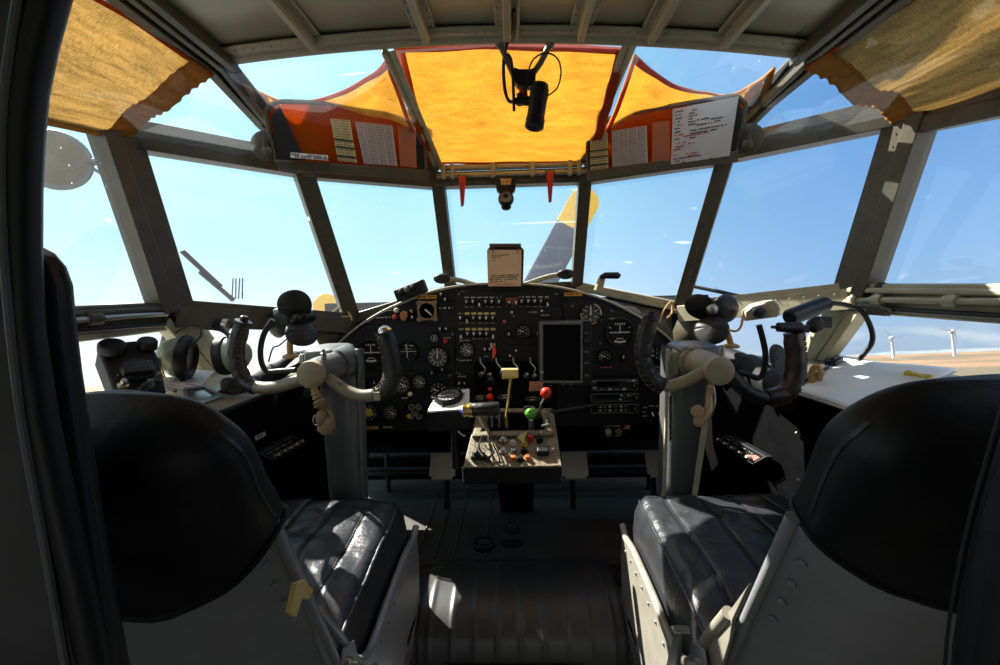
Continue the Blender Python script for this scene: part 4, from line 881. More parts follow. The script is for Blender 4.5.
# ================================================================== CONTROL COLUMNS
def stitches(path, r, side, m, parent, step=.007):
    q = MB(); pts = spline(path, 6); acc = 0
    for i in range(1, len(pts)):
        seg = pts[i]-pts[i-1]; acc += seg.length
        if acc > step:
            acc = 0; a = seg.normalized(); sd_ = a.cross(V((0, -1, 0))).normalized()*side
            c = pts[i]+sd_*r*.95+V((0, -r*.35, 0)); q.tube([c-a*.004+V((0, -.003, 0)), c+a*.003+V((0, .003, 0)), c+a*.001+V((0, -.004, 0))], .0014, 5)
            q.tube([c-a*.002-sd_*.006+V((0, -r*.55, 0)), c+a*.002], .0012, 5)
    return obj('lacing', q, m, parent)
def wheel(s, hubpx, arms, grips, trig, label, lcol):
    YW = .85
    t = thing('control_column', label, 'control column', Py(347 if s < 0 else 679, 515, .98), 'control columns')
    # column body: tapered box section with rolled edges
    if s < 0: top = [(319, 352), (357, 352)]; bot = [(333, 522), (362, 520)]
    else: top = [(668, 348), (716, 348)]; bot = [(664, 512), (694, 508)]
    def f(u, v):
        a = lerp(Py(*top[0], .97), Py(*bot[0], .99), v); b = lerp(Py(*top[1], .97), Py(*bot[1], .99), v)
        cx = (a+b)/2; hw = (b-a).length/2; an = u*2*PI
        k = 5; cc, ss = math.cos(an), math.sin(an); r = (abs(cc)**k+abs(ss)**k)**(-1/k)
        return cx+(b-a).normalized()*hw*cc*r+V((0, .045*ss*r+.02, 0))
    q = MB().grid(f, 40, 8); obj('column', q, 'colgrey', t, smooth=50)
    a, b = Py(top[0][0], 349, .925), Py(top[1][0], 349, .925); e_ = Py(bot[0][0], bot[0][1]-8, .94), Py(bot[1][0], bot[1][1]-8, .94)
    q = MB().beam(lerp(a, e_[0], .0), e_[0], .006, .012).beam(b, e_[1], .006, .012); obj('edge_flange', q, 'beige' if s > 0 else 'colgrey', t, bevel=.001)  # sunlit edge of the right column put into the flange colour
    # gearbox head at the top
    c = Py(331 if s < 0 else 693, 362 if s < 0 else 360, .955); wd = .085 if s < 0 else .092
    def head(u, v):
        an = u*2*PI; k = 4; cc, ss = math.cos(an), math.sin(an); r = (abs(cc)**k+abs(ss)**k)**(-1/k)
        sc_ = [1.0, 1.0, 1.0, .95, .78, .0][min(5, int(v*5+.01))]; zz = [-.035, .0, .026, .033, .037, .037][min(5, int(v*5+.01))]
        return c+V((wd/2*cc*r*sc_, .06*ss*r*sc_, zz))
    obj('head', MB().grid(head, 36, 5), 'colgrey', t, smooth=50)
    q = MB(); x0 = c.x-(wd/2+.004)
    for zz in (.018, -.004): q.tube([V((x0, c.y-.03, c.z+zz)), V((x0-.008, c.y-.03, c.z+zz)), V((x0-.008, c.y-.03, c.z+zz-.014)), V((x0, c.y-.03, c.z+zz-.014))], .0028, 6)
    q.box((x0+.0, c.y-.03, c.z+.0), (.008, .02, .05)); obj('hinge', q, 'beige' if s > 0 else 'steel', t, bevel=.001)
    hc = Py(*hubpx, .82); ax = V((.12*(-s) if s > 0 else .22, 1, .05)).normalized()
    obj('hub_housing', MB().lathe(hc+V((0, .012, 0)), ax, [(.020, 0), (.027, .004), (.029, .02), (.029, .07), (.034, .075), (.036, .12)], 28), 'hubcap' if s > 0 else 'colgrey', t)
    obj('hub_cap', MB().lathe(hc, (0, 1, 0), [(.006, -.004), (.02, -.003), (.0268, 0), (.0275, .004), (.0275, .016), (.025, .02)], 36), 'hubcap', t)
    obj('bolt', MB().lathe(hc+V((.016, .03, .034)), (0, 0, 1), [(.006, -.012), (.006, .004), (.004, .005), (.004, .012)], 8), 'steel', t)
    for k, (ap, m_, r_) in enumerate(arms): obj('wheel_arm', MB().tube(spline([Py(a, b, y) for a, b, y in ap], 5), r_, 14), m_, t)
    for k, (gp_, m_, sd_, rr) in enumerate(grips):
        pts = [Py(a, b, y) for a, b, y in gp_]; sp_l = spline(pts, 5)
        n_ = len(sp_l); rads = [rr*(1+.07*math.sin(i*1.9)*(1 if k == 0 else .4))*(1 if 1 < i < n_-2 else .93) for i in range(n_)]
        g_ = obj('grip', MB().tube(sp_l, rads, 18), m_, t); stitches(pts, rr, sd_, 'lace', g_)
        tp = sp_l[-1]; dr = (sp_l[-1]-sp_l[-3]).normalized()
        if (s < 0 and k == 0): obj('button', MB().lathe(tp, dr, [(rr*1.05, -.002), (rr*1.05, .004), (rr*.5, .005), (rr*.5, .013), (rr*.35, .015)], 16), 'rubber', t)
        if (s < 0 and k == 1): obj('button', MB().lathe(tp, dr+V((-.3, 0, 0)), [(rr*.9, -.002), (rr*.7, .006), (rr*.45, .010), (rr*.2, .012)], 14), 'chrome', t)
        if (s > 0 and k == 1): obj('button', MB().tube([tp+V((-.03, -.002, .012)), tp+V((.012, -.002, .010))], [.009, .011], 14).tube([tp+V((-.042, -.002, .0125)), tp+V((-.03, -.002, .012))], .003, 8).box(tp+V((.018, 0, .008)), (.012, .02, .014)), 'rubber', t)
        if (s > 0 and k == 0): obj('button', MB().lathe(tp, dr, [(rr*1.0, -.002), (rr*.8, .004), (rr*.55, .005), (rr*.5, .012)], 14), 'rubber', t)
    obj('brake_lever', MB().tube(spline([Py(a, b, y) for a, b, y in trig], 5), .0058, 10), 'rubber', t)
    return t, hc
cl, hl = wheel(-1, (310, 375),
    [([(303, 379, .835), (285, 385, .84), (268, 388, .85), (252, 386.5, .855)], 'wheel', .0125), ([(318, 376, .84), (330, 380, .84), (346, 391, .835), (362, 396, .83), (378, 394, .83)], 'wheel', .0125)],
    [([(256, 388, .855), (245, 381, .86), (238.5, 366, .86), (236.5, 348, .86), (243, 323, .86)], 'grip', 1, .0155), ([(375, 396, .83), (387, 389, .83), (393, 373, .83), (390.5, 352, .83), (384.5, 332, .83)], 'grip', -1, .0172)],
    [(296, 370, .87), (281, 371, .88), (268, 371.5, .885), (262, 364, .885), (260.5, 350, .885), (264, 334, .885), (273, 319.5, .885)],
    'left grey control column with black stitched grips and a knotted cloth tied to its hub', 'lace')
obj('cable_tie', MB().tube([Py(375, 391, .815), Py(378, 400, .812)], .004, 6).box(Py(377, 396, .812), (.012, .008, .016)), 'hubcap', cl)
cr, hr = wheel(1, (720.5, 371.5),
    [([(711, 369, .835), (700, 374, .84), (687, 380.5, .85), (670, 386, .855), (661, 384, .855)], 'hubcap', .0118), ([(730, 376, .84), (741, 387, .84), (752, 394, .845), (766, 398, .845), (776, 396, .845)], 'rubber', .0135)],
    [([(664, 386.5, .855), (652, 379, .86), (645, 366, .86), (643, 346, .86), (650.5, 318, .86)], 'grip', -1, .0165), ([(768, 398, .845), (784, 393.5, .845), (793, 380, .845), (795.5, 358, .845), (793, 333, .845)], 'gripbrown', 1, .0175)],
    [(737, 371, .87), (750, 375.5, .875), (758, 378, .88), (763.5, 372, .88), (765.5, 355, .88), (763, 340, .88), (759, 325, .88)],
    'right grey control column with a cream hub and one worn brown grip', 'lace')
# embossed edge lettering strip of the right column
e = MB()
for k in range(9): a = Py(670.5, 398+5*k, .918); e.box(a, (.006, .002, .010), (1, 0, .5))
obj('edge_notch', e, 'ink', cr)
# knotted cloth on the left hub and the hooked hose clip under the right hub
p = [Py(314, 388, .80), Py(317, 396, .80), Py(321, 404, .80), Py(325, 413, .80), Py(327, 421, .80), Py(324, 431, .80)]
q = MB(); sp_l = spline(p, 6)
q.tube(sp_l, [.006+.0035*abs(noise.noise(V((i*.37, 2, 5))))*2+(.004 if 9 < i < 14 else 0)+(.006 if i > 19 else 0) for i in range(len(sp_l))], 12)
for (a, b, r_) in ((322, 418, .013), (329, 424, .013), (325, 428, .012)): q.ball(Py(a, b, .79), r_, 10, (1, .8, 1.2))
q.tube(spline([Py(318, 416, .79), Py(320, 425, .785), Py(328, 432, .79), Py(333, 420, .79), Py(329, 410, .79)]), .004, 6)
kc = tag(obj('tied_cloth', q, 'tan'), 'knotted tan rag hanging under the hub of the left control wheel', 'rag')
obj('strap_ring', MB().tube(spline([Py(315, 415, .79), Py(313, 420, .79), Py(315, 425, .79), Py(318, 424, .79)]), .0016, 6), 'steel', kc)
q = MB().tube(spline([Py(710, 386, .81), Py(709, 396, .81), Py(709, 406, .805), Py(706, 414, .80), Py(699.5, 421, .80)], 6), [.006]*6+[.006+.00022*i for i in range(19)], 12)
q.ball(Py(699, 421.5, .80), .0105, 10).lathe(Py(697.5, 411, .80), (-.3, -1, .2), [(.011, -.004), (.012, 0), (.011, .005), (.004, .007)], 14)
hk = tag(obj('hose_clip', q, 'peach'), 'peach curved hose clip hanging under the hub of the right control wheel', 'clip')
obj('hook_wire', MB().tube(spline([Py(713, 386, .81), Py(715, 402, .805), Py(711, 415, .80), Py(704, 422, .80)], 6), .0025, 6), 'steel', hk)

# ================================================================== PEDESTAL
TP = lambda u, v: lerp(lerp(Py(463, 467, 1.0), Py(562, 466, 1.0), u), lerp(Py(478, 408, 1.2), Py(553, 408, 1.2), u), v)
tX = (TP(1, .5)-TP(0, .5)).normalized(); tY = (TP(.5, 1)-TP(.5, 0)).normalized(); tN = tX.cross(tY).normalized()
def TQ(px, py, h=0): return Pp(px, py, TP(.5, .5)+tN*h, tN)
ped = thing('throttle_pedestal', 'crackle-finished centre pedestal with throttle levers and coloured knobs', 'pedestal', Py(512, 490, 1.1))
a0, a1, a2, a3 = TP(0, 0), TP(1, 0), TP(1, 1), TP(0, 1)
obj('top_plate', MB().prism([a0, a1, a2, a3], -tN*.006), 'crackle', ped, bevel=.002)
f0_, f1_ = Py(464, 485, 1.02), Py(561, 484, 1.02)
body = MB().add([a0-tN*.006, a1-tN*.006, a2-tN*.006, a3-tN*.006, f0_, f1_, V((a2.x, 1.34, f0_.z+.02)), V((a3.x, 1.34, f0_.z+.02)), V((a2.x, 1.34, a2.z)), V((a3.x, 1.34, a3.z))],
    [(0, 1, 5, 4), (0, 4, 7, 9, 3), (1, 2, 8, 6, 5), (4, 5, 6, 7), (7, 6, 8, 9), (3, 9, 8, 2)])
obj('body', body, 'black', ped, bevel=.004)
obj('support', MB().prism([V((-.07, 1.26, f0_.z+.03)), V((.06, 1.26, f0_.z+.03)), V((.05, 1.44, 0)), V((-.06, 1.44, 0))], (0, .05, 0)), 'deep', ped)
q = MB()
for k in range(6): q.lathe(lerp(a0, f0_, .15+.14*k)+V((-.002, .01, 0)), (-1, 0, 0), [(.003, 0), (.002, .002)], 8); q.lathe(lerp(a1, f1_, .15+.14*k)+V((.002, .01, 0)), (1, 0, 0), [(.003, 0), (.002, .002)], 8)
obj('rivet', q, 'steel', ped)
# upright section between pedestal and panel
ub = [Py(474, 410, 1.21), Py(556, 408, 1.21), Py(560, 361, 1.325), Py(474, 362, 1.325)]
UX = (ub[1]-ub[0]).normalized(); UYv = (ub[3]-ub[0]).normalized(); UN = UX.cross(UYv).normalized()
def UQ(px, py, h=0): return Pp(px, py, ub[0]+UN*h, UN)
obj('sloping_panel', MB().prism(ub, -UN*.02), 'deep', ped, bevel=.003)
for a, b in ((481, 375), (489, 376), (505, 373), (526, 376), (534, 377), (541, 374)):
    k = obj('toggle_switch', MB().lathe(UQ(a, b), UN, [(.008, 0), (.008, .004), (.005, .008), (.004, .012)], 12), 'colgrey', ped)
    obj('lever', MB().tube([UQ(a, b, .010), UQ(a+1, b-2, .026)], [.003, .0045], 8), 'steel', k)
for a, b in ((505, 397), (533, 399), (480, 398)):
    g_ = obj('small_gauge', MB().lathe(UQ(a, b), UN, [(.017, 0), (.017, .005), (.014, .007), (.013, .002)], 24, sx=1.3, hint=UYv), 'dial', ped)
    obj('markings', MB().dashes(UQ(a-3, b+.8, .004), UX, UYv, .018, .003, int(a)).dashes(UQ(a-3, b-1.5, .004), UX, UYv, .016, .003, int(b)), 'dimwhite', g_)
pt = obj('brown_plate', MB().prism([UQ(529, 391.5, .001), UQ(543, 391, .001), UQ(543, 381.5, .001), UQ(529.5, 382, .001)], UN*.003), 'brownlabel', ped)
obj('lettering', MB().dashes(UQ(530.5, 389, .0045), UX, UYv, .034, .0035, 2).dashes(UQ(530.5, 386.5, .0045), UX, UYv, .034, .0035, 3).dashes(UQ(530.5, 384, .0045), UX, UYv, .03, .003, 4), 'ink', pt)
kb = obj('cowl_knob', MB().lathe(UQ(491, 383), UN, [(.014, 0), (.013, .012), (.009, .016), (.007, .024)], 18), 'rubber', ped)
q = MB()
for a in (484, 500, 517, 534): q.tube(spline([UQ(a, 373, .010), UQ(a+1, 368, .03), UQ(a-3, 363, .02), UQ(a-4, 358, .008)]), .0018, 6)
obj('safety_wire', q, 'dimwhite', ped)
# raised quadrant frame
o_ = [TQ(472, 439), TQ(554, 437), TQ(547, 411), TQ(481, 411)]; i_ = [TQ(481, 434), TQ(545, 432), TQ(541, 414), TQ(488, 414)]
obj('quadrant_frame', MB().ring([p+tN*.0 for p in o_], i_, tN*.010), 'crackle', ped, bevel=.003)
obj('quadrant_slot', MB().prism([p+tN*.001 for p in i_], tN*.001), 'deep', ped)
q = MB()
qc = lambda a: TQ(a, 424, -.012)
for a in (487.5, 493, 500, 506.5):
    q.lathe(qc(a)-tX*.003, tX, [(.034, 0), (.034, .005)], 28)
obj('quadrant_plate', q, 'colgrey', ped, bevel=.001)
q = MB()
for a in (490, 496.5, 503.5): q.lathe(qc(a)-tX*.003, tX, [(.030, 0), (.030, .008)], 24)
obj('quadrant_disc', q, 'dial', ped)
# throttle: fat black roll with brass collar
lv = obj('throttle_lever', MB().tube([TQ(489, 432, .01), Py(478, 414, 1.06)], [.006, .007], 8), 'steel', ped)
h0, h1 = Py(471.5, 410, 1.05), Py(499.5, 408.5, 1.05); hd_ = (h1-h0)
obj('grip', MB().lathe(h0, hd_, [(.0155, 0), (.0172, .004), (.0172, hd_.length-.004), (.015, hd_.length)], 26), 'grip', lv)
lab(obj('collar', MB().lathe(h0, -hd_, [(.0178, -.002), (.0178, .006), (.0150, .008), (.0150, .014), (.0165, .016), (.0165, .020), (.010, .022)], 24), 'brass', lv), 'brass collar')
lab(obj('button', MB().ball(Py(463.5, 411.5, 1.05), .0095, 14), 'blue', lv), 'blue ball')
lv = obj('mixture_lever', MB().tube([TQ(507, 428, .0), TQ(506, 415, .03), Py(511, 378, 1.13)], [.0045, .004, .0035], 8), 'brass', ped)
def tg(u, v):
    c0, c1 = Py(501.8, 373.8, 1.125), Py(518.2, 373, 1.125); x = u
    an = v*2*PI; k = 3.5; cc, ss = math.cos(an), math.sin(an); r = (abs(cc)**k+abs(ss)**k)**(-1/k)
    e_ = min(1, (.12+min(x, 1-x))*7)**.5; wv = .0145-.002*x
    return lerp(c0, c1, x)+V((0, .009*cc*r*e_, wv*ss*r*e_))
mb = MB().grid(tg, 16, 20); mb.add([tg(0, j/20) for j in range(20)], [tuple(range(20))]); mb.add([tg(1, j/20) for j in range(20)], [tuple(range(20))])
lab(obj('handle', mb, 'cream', lv, smooth=60), 'cream T-shaped handle')
lv = obj('propeller_lever', MB().tube([TQ(531, 430, .0), Py(531, 419, 1.10)], [.006, .007], 8), 'steel', ped); lab(obj('knob', MB().ball(Py(531, 413.5, 1.09), .0155, 18, (1.05, 1, .95)), 'green', lv), 'green ball knob')
obj('knob_collar', MB().lathe(Py(529.5, 408, 1.12), (0, .3, 1), [(.010, -.008), (.016, -.004), (.016, .003), (.010, .006)], 16), 'dial', lv)
lv = obj('cutoff_lever', MB().tube([TQ(538, 420, .0), Py(541, 404, 1.10), Py(546, 395, 1.10)], [.0035, .003, .0028], 8), 'steel', ped); lab(obj('knob', MB().ball(Py(546, 393, 1.10), .0148, 18), 'red', lv), 'red ball knob')
lv = obj('lock_lever', MB().tube([UQ(490, 398, .0), UQ(490, 398, .02)], .004, 8), 'steel', ped); lab(obj('knob', MB().lathe(UQ(490, 398.5, .018), UN, [(.010, 0), (.011, .004), (.010, .012), (.006, .016)], 14), 'red', lv), 'red knob'); lab(obj('cap', MB().lathe(UQ(490, 390, .01), UN, [(.006, 0), (.006, .008), (.003, .01)], 10), 'redhandle', lv), 'dark red cap')
lv = obj('green_lock', MB().tube([TQ(546, 431, .0), TQ(548, 418, .02)], .004, 8).tube([TQ(541, 426, .012), TQ(549, 424, .014)], .003, 8), 'chrome', ped)
# lower rows: switches, lamps, wires, tags
for a, b, m in ((503, 441, 'steel'), (503, 452, 'steel'), (513, 444, 'dimwhite'), (524.5, 445, 'brass'), (513.5, 452, 'colgrey'), (524, 452, 'dial'), (513.5, 459.5, 'bronze'), (520, 460, 'dial'), (527.5, 459, 'bronze'), (540, 441, 'dial')):
    obj('lamp_switch', MB().lathe(TQ(a, b), tN, [(.009, 0), (.009, .004), (.0062, .0045), (.0062, .010), (.005, .011)], 14), m, ped, smooth=25)
lab(obj('small_knob', MB().lathe(TQ(530.5, 441), tN, [(.006, 0), (.007, .012), (.006, .018), (.003, .02)], 12), 'red', ped), 'small red knob')
obj('black_knob', MB().box(TQ(478, 456, .006), (.034, .018, .012), tX, tY, tN).ball(TQ(476.5, 453.5, .016), .008, 12), 'rubber', ped, bevel=.002)
obj('toggle_block', MB().box(TQ(543, 451, .008), (.03, .022, .018), tX, tY, tN), 'rubber', ped, bevel=.003)
q = MB()
for (a, b, c_, d_, e_, f_) in ((483, 435, 480, 450, 492, 463), (489, 434, 492, 447, 488, 462), (494, 436, 496, 450, 500, 464), (486, 446, 494, 452, 484, 460)):
    q.tube(spline([TQ(a, b, .012), TQ((a+c_)/2-2, (b+d_)/2, .028), TQ(c_, d_, .02), TQ((c_+e_)/2+1, (d_+f_)/2, .01), TQ(e_, f_, .004)]), .002, 6)
obj('black_cable', q, 'rubber', ped)
lab(obj('paper_tag', MB().prism([TQ(517, 437, .016), TQ(527, 431, .03), TQ(523.5, 443.5, .012)], tN*.001), 'cardyellow', ped), 'small yellow paper tag')
e = MB()
for k in range(4): e.dashes(TQ(474, 441+2.5*k, .0015), tX, tY, .03, .003, k)
obj('lettering', e, 'ink', ped)
# tilted compass on its white plate, left of the pedestal
cp = [Py(427, 411.5, 1.14), Py(469, 408.5, 1.14), Py(469.5, 388.5, 1.24), Py(437, 392, 1.24)]
kx = (cp[1]-cp[0]).normalized(); ky = (cp[3]-cp[0]).normalized(); kn = kx.cross(ky).normalized()
t = thing('tilted_compass', 'round compass lying on a tilted white plate left of the throttle roll', 'compass', cp[0]+V((.05, .03, -.02)))
def KQ(px, py, h=0): return Pp(px, py, cp[0]+kn*h, kn)
obj('plate', MB().prism(cp, -kn*.006), 'white', t, bevel=.001)
obj('bracket', MB().prism([cp[0]-kn*.008, cp[1]-kn*.008, cp[2]-kn*.008, cp[3]-kn*.008], V((0, 0, -.05))), 'black', t)
cc = KQ(449, 398.5)
b_ = obj('bezel', MB().lathe(cc, kn, [(.040, 0), (.040, .012), (.036, .016), (.033, .014), (.032, .010)], 36, close=True), 'dial', t)
obj('card', MB().lathe(cc+kn*.0105, kn, [(.032, 0), (.032, .001)], 32), 'dialgrey', b_)
e = MB()
for k in range(16): an = k*PI/8; dd = kx*math.cos(an)+ky*math.sin(an); e.box(cc+kn*.012+dd*.026, (.008, .002, .0008), dd, kn.cross(dd), kn)
e.box(cc+kn*.012, (.03, .003, .0008), kx, ky, kn); obj('markings', e, 'dimwhite', b_)
for a, b in ((433, 398), (464, 395), (443, 406.5), (463.5, 404.5)): obj('screw', MB().lathe(KQ(a, b), kn, [(.0055, 0), (.0055, .004), (.003, .006)], 10), 'chrome' if b < 400 else 'rubber', t)
# black lever arm right of the pedestal
o = MB().tube([Py(553, 413, 1.19), Py(570, 409.5, 1.21), Py(600, 404.5, 1.27)], [.009, .007, .006], 10)
o = tag(obj('black_lever', o, 'rubber'), 'long thin black lever pointing right from the pedestal', 'lever'); obj('pivot', MB().ball(Py(553, 413, 1.19), .012, 10), 'rubber', o)
# key cock with chain on the pedestal's left flank
c = Py(455, 430, 1.18); t = thing('fuel_cock', 'small steel tap on a black stem left of the pedestal', 'tap', c+V((0, 0, -.1)))
obj('stem', MB().tube([c+V((0, 0, .01)), c+V((0, .0, -.11))], .012, 10), 'rubber', t); obj('tap', MB().lathe(c, (0, -.3, 1), [(.010, 0), (.011, .008), (.006, .014)], 12).tube([c+V((0, 0, .004)), c+V((.028, -.01, -.016))], .004, 8), 'chrome', t)

# ================================================================== FOOTWELL: pedals, bars, floor fittings
for a, b, lb_ in ((443, 464.5, 'grey pedal pad left of the pedestal, above the dark floor'), (574.5, 464, 'grey pedal pad right of the pedestal, above the dark floor'), (659, 462, 'grey pedal pad half hidden behind the right control column')):
    c = Py(a, b, 1.42); t = thing('rudder_pedal', lb_, 'pedal', V((c.x, 1.45, 0)), 'rudder pedals')
    n_ = V((0, -.8, .6)).normalized(); y_ = V((0, .6, .8))
    obj('pad', MB().box(c, (.088, .082, .008), (1, 0, 0), y_, n_).box(c-y_*.045, (.07, .012, .014), (1, 0, 0), y_, n_), 'pad', t, bevel=.003)
    obj('arm', MB().tube([c+V((0, .02, -.01)), V((c.x, 1.48, .10)), V((c.x, 1.46, .0))], .010, 8), 'black', t)
q = MB()
for yy, zz in ((1.56, .105), (1.60, .075), (1.64, .13)): q.tube([V((-.58, yy, zz)), V((.56, yy, zz))], .010, 10)
for x in (-.5, -.02, .5): q.tube([V((x, 1.60, .0)), V((x, 1.60, .15))], .010, 8)
tag(obj('cross_bars', q, 'black'), 'black tubes running across the footwell behind the pedals', 'bars')
def cap(px, py, r, label):
    c = Pz(px, py, 0); t = thing('inspection_cover', label, 'floor cap', c, 'round caps in the floor')
    obj('rim', MB().lathe(c, (0, 0, 1), [(r, 0), (r, .010), (r*.85, .016), (r*.75, .012), (r*.72, .006)], 28), 'black', t)
    q = MB()
    for k in range(9): an = k*2*PI/9; q.ball(c+V((math.cos(an)*r*.88, math.sin(an)*r*.88, .015)), r*.075, 8)
    q.box(c+V((0, 0, .013)), (r*1.1, r*.22, .012)); obj('key_bar', q, 'colgrey', t)
cap(484, 546, .034, 'larger round black cap in the floor, nearest the ribbed cover'); cap(512, 530, .027, 'smaller round black cap in the floor, farther forward than the larger one')
t = obj('oval_plate', MB().lathe(Pz(513, 544, 0), (0, 0, 1), [(.022, 0), (.022, .003), (.018, .004)], 24, sx=1.5, hint=(0, 1, 0)), 'black'); tag(t, 'flat oval plate on the floor beside the larger round cap', 'plate')
obj('screw', rivets(MB(), [Pz(513, 544, .004)+V((math.cos(k*PI/3)*.026, math.sin(k*PI/3)*.017, 0)) for k in range(6)], (0, 0, 1), .002, .0015), 'colgrey', t)
# ribbed cover across the aisle
prof = [(1.17, .004), (1.14, .014), (1.10, .034), (1.05, .052), (.99, .058), (.93, .048), (.885, .022), (.868, -.01), (.862, -.06), (.86, -.20)]
t = thing('aisle_cover', 'ribbed black curved cover across the aisle between the seats', 'floor cover', (-.03, 1.0, 0))
x0, x1 = -.229, .229
pr = spline([V((0, a, b)) for a, b in prof], 4)
def hf(u, v):
    i = min(len(pr)-1, int(v*(len(pr)-1)+.5)); p = pr[i]; x = x0+(x1-x0)*u
    k = (u*9.)-math.floor(u*9.); rib = .0028*math.exp(-((k-.5)/.09)**2) if pr[i].z > -.1 and .04 < v else 0
    return V((x, p.y-rib*.4, p.z+rib))
nv = len(pr)-1
ob_ = [i for i in range(nv)]
full = MB().grid(hf, 132, nv)
# cut the opening in the near face
keep = []
for f in full.f:
    c_ = sum((full.v[i] for i in f), V((0, 0, 0)))/len(f)
    if not (-.165 < c_.x < .135 and c_.z < -.035): keep.append(f)
full.f = keep
obj('cover', full, 'hump', t, smooth=60, sol=.003)
obj('side_cheek', MB().prism([V((x1, p.y, p.z)) for p in pr]+[V((x1, 1.17, -.2))], (.003, 0, 0)).prism([V((x0, p.y, p.z)) for p in pr]+[V((x0, 1.17, -.2))], (-.003, 0, 0)), 'hump', t)
rv = MB(); rivets(rv, [V((x0+.012+(x1-x0-.024)*k/24, 1.158, .012)) for k in range(25)], (0, .2, 1), .0022, .0015); obj('rivet', rv, 'colgrey', t)
obj('opening_rim', MB().tube([V((-.165, .862, -.2)), V((-.165, .858, -.040)), V((-.16, .858, -.036)), V((.13, .858, -.036)), V((.135, .858, -.040)), V((.135, .862, -.2))], .004, 8), 'black', t)
pp = [V((-.10, .95, -.198)), V((.06, .95, -.198)), V((.07, .90, -.05)), V((-.04, .90, -.052)), V((-.09, .905, -.07))]
o = tag(obj('folded_paper', MB().grid(lambda u, v: V((-.085+.14*u+.02*v*u, .985-.09*v, -.196+.135*v+.012*math.sin(u*9)*v-.02*v*(1-u))), 16, 10), 'paper', sol=.002), 'folded white paper stowed in the opening of the ribbed aisle cover', 'paper')
t = obj('floor_screen', MB().lathe(Pz(634, 578, 0), (0, 0, 1), [(.046, 0), (.046, .004), (.04, .005)], 32), mat('mesh_green', (44, 50, 34), .7)); tag(t, 'round dark green mesh plate in the floor beside the right seat', 'plate')
obj('rim_ring', MB().tube([Pz(634, 578, .004)+V((.047*math.cos(k*PI/16), .047*math.sin(k*PI/16), 0)) for k in range(33)], .003, 6), 'black', t)
